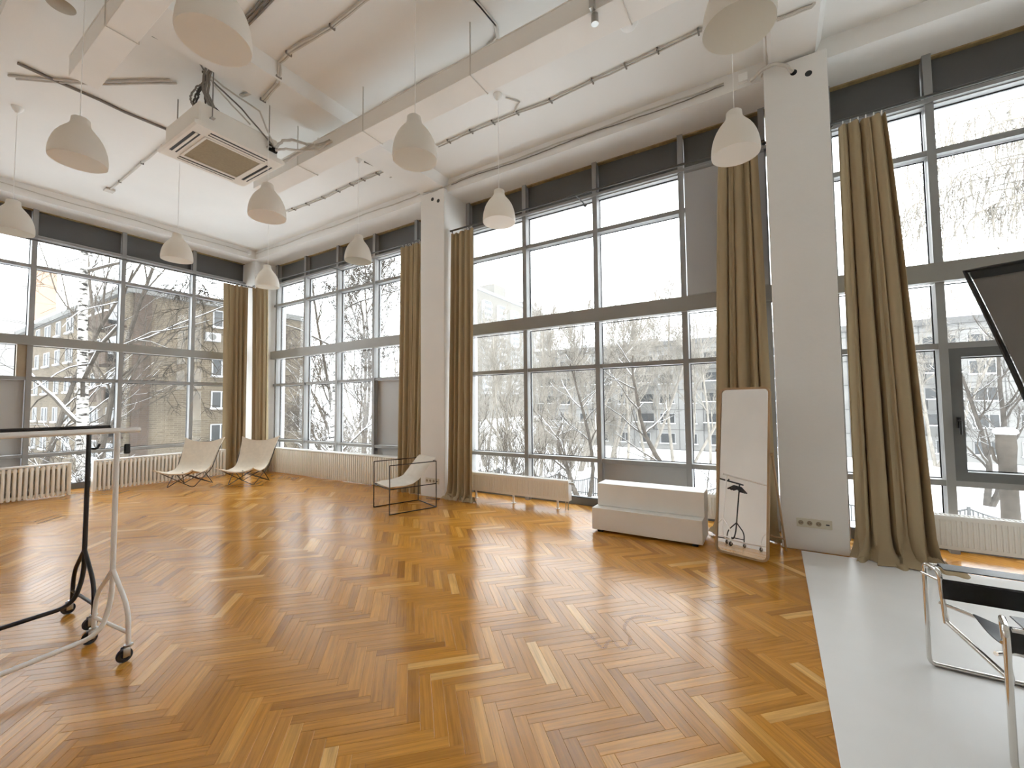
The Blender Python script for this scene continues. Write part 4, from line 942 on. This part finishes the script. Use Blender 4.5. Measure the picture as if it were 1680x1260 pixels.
def groundat(px, py, depth):
    p = at(px, py, depth); return (p.x, p.y, gfun(p.x, p.y))
# left window
make_tree('white birch with black marks close to the brick building window', 5, groundat(152, 690, 13), 17.5, 0.19, 'birch', (0.0, 0.0), 4, 0.10, 0.9, True, (3, 5), wob=0.02, name='birch_tree')
make_tree('grey bare tree just behind the white birch', 8, groundat(128, 690, 17), 17, 0.13, 'bark', (0.02, 0.01), 4, 0.0, 0.6, False, (3, 5), wob=0.04)
make_tree('leaning grey tree at the far edge of the brick building window', 12, groundat(20, 690, 16), 16, 0.12, 'bark', (0.02, 0.14), 4, 0.0, 0.6, True, (4, 5), wob=0.05)
make_tree('slender pale tree before the loggias of the brick building', 14, groundat(170, 690, 24), 18, 0.15, 'barkpale', (0.0, -0.03), 3, 0.0, 0.5, False, (4, 5), wob=0.04)
make_tree('low snowy shrub under the brick building window', 15, groundat(100, 740, 12), 6.0, 0.03, 'bark', (0, 0), 3, 0.0, 0.9, True, (4, 6), 6, 'shrub', wob=0.12)
# corner window
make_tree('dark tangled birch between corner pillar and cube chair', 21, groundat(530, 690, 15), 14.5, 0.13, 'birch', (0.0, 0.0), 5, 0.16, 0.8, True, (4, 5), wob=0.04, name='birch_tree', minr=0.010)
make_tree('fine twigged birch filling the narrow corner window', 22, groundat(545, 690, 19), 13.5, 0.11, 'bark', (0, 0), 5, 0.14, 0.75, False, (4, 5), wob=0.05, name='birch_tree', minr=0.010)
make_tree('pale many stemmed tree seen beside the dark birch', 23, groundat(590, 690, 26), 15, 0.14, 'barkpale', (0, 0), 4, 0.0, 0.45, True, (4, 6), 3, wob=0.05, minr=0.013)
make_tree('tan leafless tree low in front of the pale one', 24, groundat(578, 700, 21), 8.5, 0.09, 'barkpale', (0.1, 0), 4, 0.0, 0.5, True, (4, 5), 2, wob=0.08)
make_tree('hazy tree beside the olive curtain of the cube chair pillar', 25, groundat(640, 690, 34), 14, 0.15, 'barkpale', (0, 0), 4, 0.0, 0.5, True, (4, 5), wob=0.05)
# broad window: hazy bare trees across the yard (four shapes, repeated turned and scaled)
protos = [make_tree('hazy tree nearest the cube chair pillar in the broad window', 40, groundat(795, 740, 46), 14.5, 0.15, 'barkhaze', (0, 0), 4, 0.0, 0.40, False, (4, 6), 2, group='hazy bare trees across the yard', wob=0.05, minr=0.015),
          make_tree('slim hazy tree under the far high-rise', 41, groundat(815, 740, 38), 14.5, 0.13, 'barkhaze', (0.02, 0), 4, 0.0, 0.38, False, (4, 6), group='hazy bare trees across the yard', wob=0.05, minr=0.015),
          make_tree('hazy tree on the high-rise side of the first broad window mullion', 42, groundat(846, 740, 44), 14.5, 0.16, 'barkhaze', (-0.02, 0), 4, 0.0, 0.45, False, (4, 6), 2, group='hazy bare trees across the yard', wob=0.05, minr=0.015),
          make_tree('pale hazy tree on the apartment block side of the first mullion', 43, groundat(886, 740, 40), 15, 0.16, 'barkhaze', (0, 0.02), 4, 0.0, 0.42, False, (5, 6), group='hazy bare trees across the yard', wob=0.06, minr=0.015)]
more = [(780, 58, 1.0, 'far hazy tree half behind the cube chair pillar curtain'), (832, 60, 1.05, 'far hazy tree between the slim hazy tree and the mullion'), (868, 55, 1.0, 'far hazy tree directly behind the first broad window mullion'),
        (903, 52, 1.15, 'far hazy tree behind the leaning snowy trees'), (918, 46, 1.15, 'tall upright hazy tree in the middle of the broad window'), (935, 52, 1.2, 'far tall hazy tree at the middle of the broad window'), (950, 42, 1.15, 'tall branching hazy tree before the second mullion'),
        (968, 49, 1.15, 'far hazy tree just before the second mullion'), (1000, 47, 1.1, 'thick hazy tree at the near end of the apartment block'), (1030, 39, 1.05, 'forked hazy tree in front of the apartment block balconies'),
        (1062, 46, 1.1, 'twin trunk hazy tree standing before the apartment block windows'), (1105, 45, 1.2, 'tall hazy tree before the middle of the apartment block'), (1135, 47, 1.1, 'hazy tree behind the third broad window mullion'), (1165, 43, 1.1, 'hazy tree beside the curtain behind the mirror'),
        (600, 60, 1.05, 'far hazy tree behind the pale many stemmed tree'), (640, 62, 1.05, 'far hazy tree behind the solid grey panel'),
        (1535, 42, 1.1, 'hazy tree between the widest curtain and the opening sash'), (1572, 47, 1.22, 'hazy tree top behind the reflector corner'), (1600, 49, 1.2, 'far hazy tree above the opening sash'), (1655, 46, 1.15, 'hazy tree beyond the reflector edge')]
for i, (px_, dp, sc_, lab) in enumerate(more):
    c = copy_tree(protos[i % 4]); c.location = groundat(px_, 740, dp); c.rotation_euler = (0, 0, 1.3*i+0.7); c.scale = (sc_, sc_, sc_); c['label'] = lab
sh0 = make_tree('hazy shrub under the far high-rise', 61, groundat(800, 745, 33), 5.5, 0.04, 'barkhaze', (0, 0), 3, 0.0, 0.45, False, (4, 5), 7, 'shrub', wob=0.06, group='hazy shrubs across the yard', minr=0.013)
for i, (px_, dp, lab) in enumerate(((826, 40, 'hazy shrub among the slim trees before the first mullion'), (848, 30, 'hazy shrub close to the first broad window mullion'), (878, 36, 'hazy shrub on the apartment block side of the first mullion'), (905, 42, 'hazy shrub behind the fallen-looking tree'), (935, 33, 'hazy shrub behind the spreading snowy boughs'),
        (965, 44, 'hazy shrub before the second broad window mullion'), (780, 44, 'hazy shrub next to the cube chair pillar curtain'), (1010, 50, 'hazy shrub at the foot of the apartment block'), (600, 36, 'hazy shrub under the pale many stemmed tree'), (560, 32, 'hazy shrub beneath the dark tangled birch'), (640, 40, 'hazy shrub behind the grey panel of the corner window'))):
    c = copy_tree(sh0); c.location = groundat(px_, 745, dp); c.rotation_euler = (0, 0, 1.9*i+0.5); k_ = 1.0+0.12*(i % 4); c.scale = (k_, k_, k_); c['label'] = lab
make_tree('snow laden leaning tree with a bent trunk before the apartment block', 70, groundat(1142, 800, 21), 10.5, 0.19, 'bark', (-0.55, 0.35), 4, 0.0, 0.8, True, (3, 4), wob=0.13)
make_tree('snow laden fallen-looking tree low in the broad window', 71, groundat(985, 800, 21), 9.5, 0.19, 'bark', (-0.8, 0.1), 4, 0.0, 0.8, True, (3, 4), wob=0.12)
make_tree('snowy tree with spreading boughs beside the fallen-looking one', 72, groundat(958, 790, 25), 9.5, 0.14, 'bark', (0.05, 0.1), 4, 0.0, 0.8, True, (3, 4), wob=0.12)
make_tree('dark many stemmed shrub low behind the panel radiator', 73, groundat(815, 790, 15), 6.6, 0.035, 'bark', (0, 0), 3, 0.0, 0.35, False, (3, 4), 5, 'shrub', wob=0.05)
make_tree('tall dark sapling rising beside the first broad window mullion', 74, groundat(893, 790, 14), 7.2, 0.03, 'bark', (0, 0), 3, 0.0, 0.35, False, (3, 4), 4, 'shrub', wob=0.04)
make_tree('dark fan shaped shrub beside the radiator valve', 75, groundat(925, 800, 13), 5.5, 0.035, 'bark', (0, 0), 3, 0.0, 0.5, False, (3, 4), 6, 'shrub', wob=0.06)
make_tree('dark sapling low beside the first broad window mullion', 76, groundat(850, 790, 16), 5.6, 0.03, 'bark', (0, 0), 3, 0.0, 0.4, False, (3, 4), 5, 'shrub', wob=0.05)
make_tree('snowy shrub just beside the standing mirror', 77, groundat(1160, 790, 17), 5.0, 0.05, 'bark', (0.2, 0), 3, 0.0, 0.6, True, (3, 4), 4, 'shrub', wob=0.1)
# right window
make_tree('bare tree with twin trunks seen through the opening sash', 80, groundat(1612, 760, 27), 13.5, 0.19, 'bark', (0.02, 0), 4, 0.0, 0.6, True, (4, 5), 2, wob=0.06)
# weeping birch whose hanging twigs reach in front of the right window
t = thing('birch_tree', 'weeping birch with drooping twigs at the top of the sash window', 'tree', groundat(1850, 740, 17))
T = Tree(91); T.limb(Vector((0, 0, -0.3)), Vector((0.02, 0, 1)), 21, 0.2, 0, 0, 0, 0.5, False)
rd = random.Random(92)
base0 = Vector(t.location)
for k in range(14):
    hz = rd.uniform(14.5, 19.5); st = Vector((0, 0, hz)); ang = rd.uniform(2.6, 3.9); L = rd.uniform(4.5, 8.2)
    pts = []; n = 10
    for i in range(n+1):
        f = i/n; pts.append(st+Vector((math.cos(ang)*L*f, math.sin(ang)*L*f*0.5, 0.9*math.sin(f*PI*0.75)*1.2-1.9*f*f)))
    T.twig.tube(pts, 0.04, 4, cap=False, radii=[0.045*(1-0.85*i/n) for i in range(n+1)])
    for q in range(26):
        f = rd.uniform(0.25, 1.0); i = min(int(f*n), n-1); p = pts[i].lerp(pts[i+1], f*n-i); l2 = rd.uniform(0.8, 2.6); pp = [p]
        d = Vector((rd.uniform(-0.6, 0.2), rd.uniform(-.4, .4), -0.25))
        for s_ in range(7):
            d = (d+Vector((rd.gauss(0, .12), rd.gauss(0, .12), -0.35))).normalized(); pp.append(pp[-1]+d*l2/7)
        T.twig.tube(pp, 0.008, 3, cap=False, radii=[0.024*(1-0.6*j/7) for j in range(8)])
        for s_ in range(5):
            j = rd.randint(1, 6); e = pp[j]+Vector((rd.gauss(0, .16), rd.gauss(0, .16), -rd.uniform(.1, .35))); T.twig.tube([pp[j], e], 0.012, 3, cap=False)
T.big.build('trunk', 'birch', t, True, local=True); T.twig.build('branches', 'barkhaze', t, True, local=True)
# stump with snow cap
sp = at(1650, 720, 12.5); t = thing('tree_stump', 'tall sawn-off tree trunk with a cap of snow outside the opening sash', 'tree stump', (sp.x, sp.y, gfun(sp.x, sp.y)))
hgt = at(1650, 712, 12.5).z-t.location.z
b = B(); pr2 = [(0.26, -0.3), (0.24, 1.0), (0.20, hgt*0.6), (0.19, hgt*0.85), (0.225, hgt*0.93), (0.21, hgt), (0.0, hgt+0.02)]; b.lathe(pr2, 12); b.tube([(0, 0, hgt*0.80), (-0.25, 0, hgt*0.86), (-0.30, 0.05, hgt*0.93)], 0.045, 6); b.build('trunk', 'bark', t, True, local=True)
B().lathe([(0.21, hgt-0.01), (0.27, hgt+0.04), (0.26, hgt+0.11), (0.19, hgt+0.17), (0.0, hgt+0.20)], 14).build('snow_cap', 'snow', t, True, local=True)

# fence
def fence(label, x0, x1, y):
    t = thing('yard_fence', label, 'fence', ((x0+x1)/2, y, GZ)); n = int((x1-x0)/2.6)
    for i in range(n+1):
        x = x0+(x1-x0)*i/n; g = gfun(x, y)
        p = B(); p.bbox(x-0.06, x+0.06, y-0.06, y+0.06, g-0.2, GZ+1.55, 0.01); po = p.build('post', 'fence', t)
        B().lathe([(0.0, -0.13), (0.08, -0.1), (0.13, 0.0), (0.09, 0.09), (0.0, 0.13)], 12, (x, y, GZ+1.66)).build('ball_cap', 'snow', po, True)
        if i < n:
            xa, xb = x+0.06, x+(x1-x0)/n-0.06; k = 16; q = B()
            for j in range(k): xx = xa+(xb-xa)*(j+0.5)/k; q.box(xx-0.028, xx+0.028, y-0.02, y+0.02, GZ+0.1, GZ+1.30-0.35*math.sin(PI*(j+0.5)/k)+0.1)
            o = q.build('pickets', 'fence', t); o['kind'] = 'stuff'
            B().tube([(xa+(xb-xa)*s_/12, y, GZ+1.42-0.35*math.sin(PI*s_/12)) for s_ in range(13)], 0.045, 6).build('top_rail', 'fence', t, True)
            B().box(xa, xb, y-0.02, y+0.02, GZ+0.25, GZ+0.31).build('bottom_rail', 'fence', t)
fence('pale iron yard fence with ball topped posts beyond the windows', -22, 24, 29)

# buildings
def win_meshes(w_, h):
    f = B(); e = 0.09
    f.box(-w_/2, w_/2, -0.08, 0.06, 0, e); f.box(-w_/2, w_/2, -0.08, 0.06, h-e, h); f.box(-w_/2, -w_/2+e, -0.08, 0.06, e, h-e); f.box(w_/2-e, w_/2, -0.08, 0.06, e, h-e); f.box(-0.05+w_*0.12, 0.05+w_*0.12, -0.07, 0.05, e, h-e); f.box(-w_/2-0.08, w_/2+0.08, -0.22, 0.02, -0.08, 0)
    g = B(); g.box(-w_/2+e, w_/2-e, -0.01, 0.04, e, h-e)
    s = B(); s.box(-w_/2-0.08, w_/2+0.08, -0.22, -0.08, 0.0, 0.09)
    return f.mesh('window', 'farframe'), g.mesh('pane', 'farglass'), s.mesh('sill_snow', 'snow')
WA = win_meshes(1.5, 1.5); WB = win_meshes(2.1, 1.5); WC = win_meshes(1.3, 1.55)
def add_win(par, W, loc, rz=0.0, snow=True):
    o = inst(W[0], 'window', par, loc, (0, 0, rz)); inst(W[1], 'pane', o)
    if snow: inst(W[2], 'sill_snow', o)
    return o
# pale five-storey panel block
yb = 64.0; zg, fl_h = -6.3, 2.85; bx0, bx1 = -34.0, 42.0
ap = thing('apartment_block', 'pale five-storey panel apartment block across the snowy yard', 'building', ((bx0+bx1)/2, yb, zg))
def apb(nm, m, *q, par=None):
    b = B()
    for k in q: b.box(*k)
    return b.build(nm, m, par or ap)
apb('wall', 'panel_wall', (bx0, bx1, yb, yb+11, zg-2, zg+1.2+5*fl_h+0.6)); apb('plinth', 'concrete', (bx0, bx1, yb-0.12, yb, zg-2, zg+1.1))
apb('roof_parapet', 'panel_trim', (bx0-0.4, bx1+0.4, yb-0.5, yb+11.4, zg+1.2+5*fl_h+0.6, zg+1.2+5*fl_h+1.3)); apb('roof_snow', 'snow', (bx0-0.4, bx1+0.4, yb-0.5, yb+11.4, zg+1.2+5*fl_h+1.3, zg+1.2+5*fl_h+1.75))
jb = B()
for f in range(6): jb.box(bx0, bx1, yb-0.03, yb, zg+1.1+f*fl_h-0.05, zg+1.1+f*fl_h+0.05)
nx = int((bx1-bx0)/3.2)
for i in range(nx+1): jb.box(bx0+3.2*i-0.05, bx0+3.2*i+0.05, yb-0.03, yb, zg+1.1, zg+1.2+5*fl_h+0.6)
jb.build('panel_joints', 'panel_trim', ap)
for i in range(nx):
    xc = bx0+3.2*(i+0.5)
    for f in range(5):
        zz = zg+1.1+f*fl_h
        if i % 5 in (0, 3) and f > 0:
            bal = B(); bal.box(xc-1.45, xc+1.45, yb-1.0, yb, zz-0.08, zz+0.06); bal.box(xc-1.45, xc+1.45, yb-1.0, yb-0.94, zz+0.06, zz+1.05); bal.box(xc-1.45, xc-1.39, yb-1, yb, zz+0.06, zz+1.05); bal.box(xc+1.39, xc+1.45, yb-1, yb, zz+0.06, zz+1.05)
            bo = bal.build('balcony', 'concrete', ap); B().box(xc-1.5, xc+1.5, yb-1.05, yb-0.9, zz+1.05, zz+1.16).build('rail_snow', 'snow', bo)
            B().box(xc-1.3, xc+1.3, yb-0.03, yb+0.02, zz+0.1, zz+2.3).build('balcony_door', 'farglass', bo)
        else:
            add_win(ap, WB if i % 5 == 1 else WA, (xc-(bx0+bx1)/2, 0.0, zz+0.85-zg))
# khaki brick building beside the left window
XB = -42.0
bb = thing('brick_building', 'khaki brick building with snowy sills filling the side window', 'building', (XB, 20, GZ))
def bbb(nm, m, *q, par=None):
    b = B()
    for k in q: b.box(*k)
    return b.build(nm, m, par or bb)
zr = 10.9
bbb('wall', 'khaki_brick', (XB-36, XB, 12.0, 26.4, GZ-1, zr)); bbb('cornice', 'concrete', (XB-36, XB+0.35, 11.65, 26.7, zr-0.5, zr)); bbb('roof_snow', 'snow', (XB-36, XB+0.35, 11.65, 26.7, zr, zr+0.25))
bbb('corner_pilaster', 'brown_brick', (XB-0.2, XB+0.2, 12.25, 13.35, GZ-1, zr-0.5)); bbb('drain_pipe', 'bark', (XB, XB+0.15, 17.0, 17.12, 7.4, 9.3))
for zz in (8.55, 4.2, 1.35, -1.55): add_win(bb, WC, (0.0, 18.35-20, zz-GZ), PI/2)
for f in range(5):
    zz = -3.6+f*2.85
    lg = B(); lg.box(XB-4.6, XB-0.4, 10.8, 12.0, zz-0.12, zz+0.04); lg.box(XB-4.6, XB-0.4, 10.8, 10.88, zz+0.04, zz+1.0); lg.box(XB-4.6, XB-4.4, 10.8, 12.0, zz+0.04, zz+1.0); lo_ = lg.build('loggia', 'brown_brick', bb)
    B().box(XB-4.7, XB-0.35, 10.72, 10.94, zz+1.0, zz+1.1).build('rail_snow', 'snow', lo_); B().box(XB-4.2, XB-1.2, 11.92, 12.02, zz+0.1, zz+2.3).build('loggia_glazing', 'farglass', lo_)
    for k in range(7): add_win(bb, WA if k % 2 else WB, (-7.2-3.9*k, 12.0-20, zz+0.9-GZ), 0.0)
a_ = bbb('wall_air_conditioner', 'farframe', (XB, XB+0.45, 17.1, 18.2, 7.25, 8.0)); B().lathe([(0.0, 0.0), (0.28, 0.0), (0.28, 0.02), (0.0, 0.02)], 16, (XB+0.45, 17.55, 7.62), 'x').build('fan_grille', 'concrete', a_)
# snowy low roofs close to the left window
for i, (x, y, w_, d_, h, lab) in enumerate(((-31, 4.2, 5, 5, 2.9, 'low brown outbuilding with a snowy roof behind the birch'),)):
    t = thing('outbuilding', lab, 'outbuilding', (x, y, GZ)); g0 = GZ-0.6
    B().box(x-w_/2, x+w_/2, y-d_/2, y+d_/2, g0, GZ+h).build('wall', 'brown_brick', t); B().box(x-w_/2-0.2, x+w_/2+0.2, y-d_/2-0.2, y+d_/2+0.2, GZ+h, GZ+h+0.3).build('roof_snow', 'snow', t)
    add_win(t, WA, (w_/2, 0.8, 1.6), PI/2); B().box(x+w_/2, x+w_/2+0.06, y-1.6, y-0.6, GZ, GZ+2.1).build('door', 'bark', t)
# orange-rendered tower
ot = thing('orange_tower', 'tall orange rendered tower behind the bare branches', 'building', (-150, 26, GZ))
pA, pB = at(60, 440, 125), at(95, 440, 125)
B().box(pA.x-14, pA.x+2, -14, pB.y, GZ, 38).build('wall', 'panel_wall', ot); B().box(pA.x+1.9, pA.x+2.6, pA.y-1.0, pB.y+0.5, GZ, 42).build('end_wall', 'orange_wall', ot)
for f in range(12):
    for k in range(8):
        add_win(ot, WB, (pA.x+2.0+150, -12+k*4.6-26 if -12+k*4.6 < pA.y-2.5 else -13-26, 2+f*3.0+3), PI/2, False)
# far high-rise
h0, h1 = at(758, 560, 185), at(905, 560, 265)
hr = thing('high_rise', 'pale buff high-rise with glazed balconies fading into the haze', 'building', (h0.x, h0.y, GZ))
dirh = Vector((h1.x-h0.x, h1.y-h0.y, 0)); Lh = dirh.length; dirh.normalize(); ah = math.atan2(dirh.y, dirh.x); hr.rotation_euler = (0, 0, ah)
def hb(nm, m, *q, par=None):
    b = B()
    for k in q: b.box(*k)
    return b.build(nm, m, par or hr, local=True)
HT = 60.0
hb('wall', 'yellow_wall', (0, Lh, 0, 16, 0, HT)); hb('roof_parapet', 'concrete', (-0.6, Lh+0.6, -0.6, 16, HT, HT+1.6)); hb('roof_room', 'yellow_wall', (Lh*0.30, Lh*0.42, 1, 12, HT+1.6, HT+7)); hb('roof_room', 'yellow_wall', (2, Lh*0.10, 1, 12, HT+1.6, HT+6)); hb('roof_room', 'concrete', (Lh*0.66, Lh*0.75, 1, 12, HT+1.6, HT+5))
nb = 7
for k in range(nb):
    xa = Lh*(k+0.16)/nb; xb = Lh*(k+0.62)/nb
    bay = hb('balcony_bay', 'farframe', (xa, xb, -1.6, 0, 12, HT-4))
    for f in range(16):
        B().box(xa+0.3, xb-0.3, -1.72, -1.58, 13+f*2.75, 13+f*2.75+1.55).build('pane', 'farglass', bay, local=True)
    for f in range(0, 16):
        add_win(hr, WC, (Lh*(k+0.82)/nb, 0.0, 13+f*2.75), 0.0, False)

# ------------------------------------------------------------------ winter haze in the air outside
def m_haze():
    m = bpy.data.materials.new('winter_haze'); m.use_nodes = True; n = m.node_tree.nodes; n.clear(); out = n.new('ShaderNodeOutputMaterial')
    v = n.new('ShaderNodeVolumeScatter'); v.inputs['Color'].default_value = (0.985, 0.99, 1.0, 1); v.inputs['Density'].default_value = 0.0008; v.inputs['Anisotropy'].default_value = 0.55
    m.node_tree.links.new(v.outputs[0], out.inputs['Volume']); return m
M['haze'] = m_haze()
tag(B().prism([(-330, -330), (-13.5, -330), (-13.5, 9), (330, 9), (330, 330), (-330, 330)], 'z', GZ-3, 75).build('haze', 'haze'), 'thin white winter haze in the air beyond the windows', None, None, 'stuff')
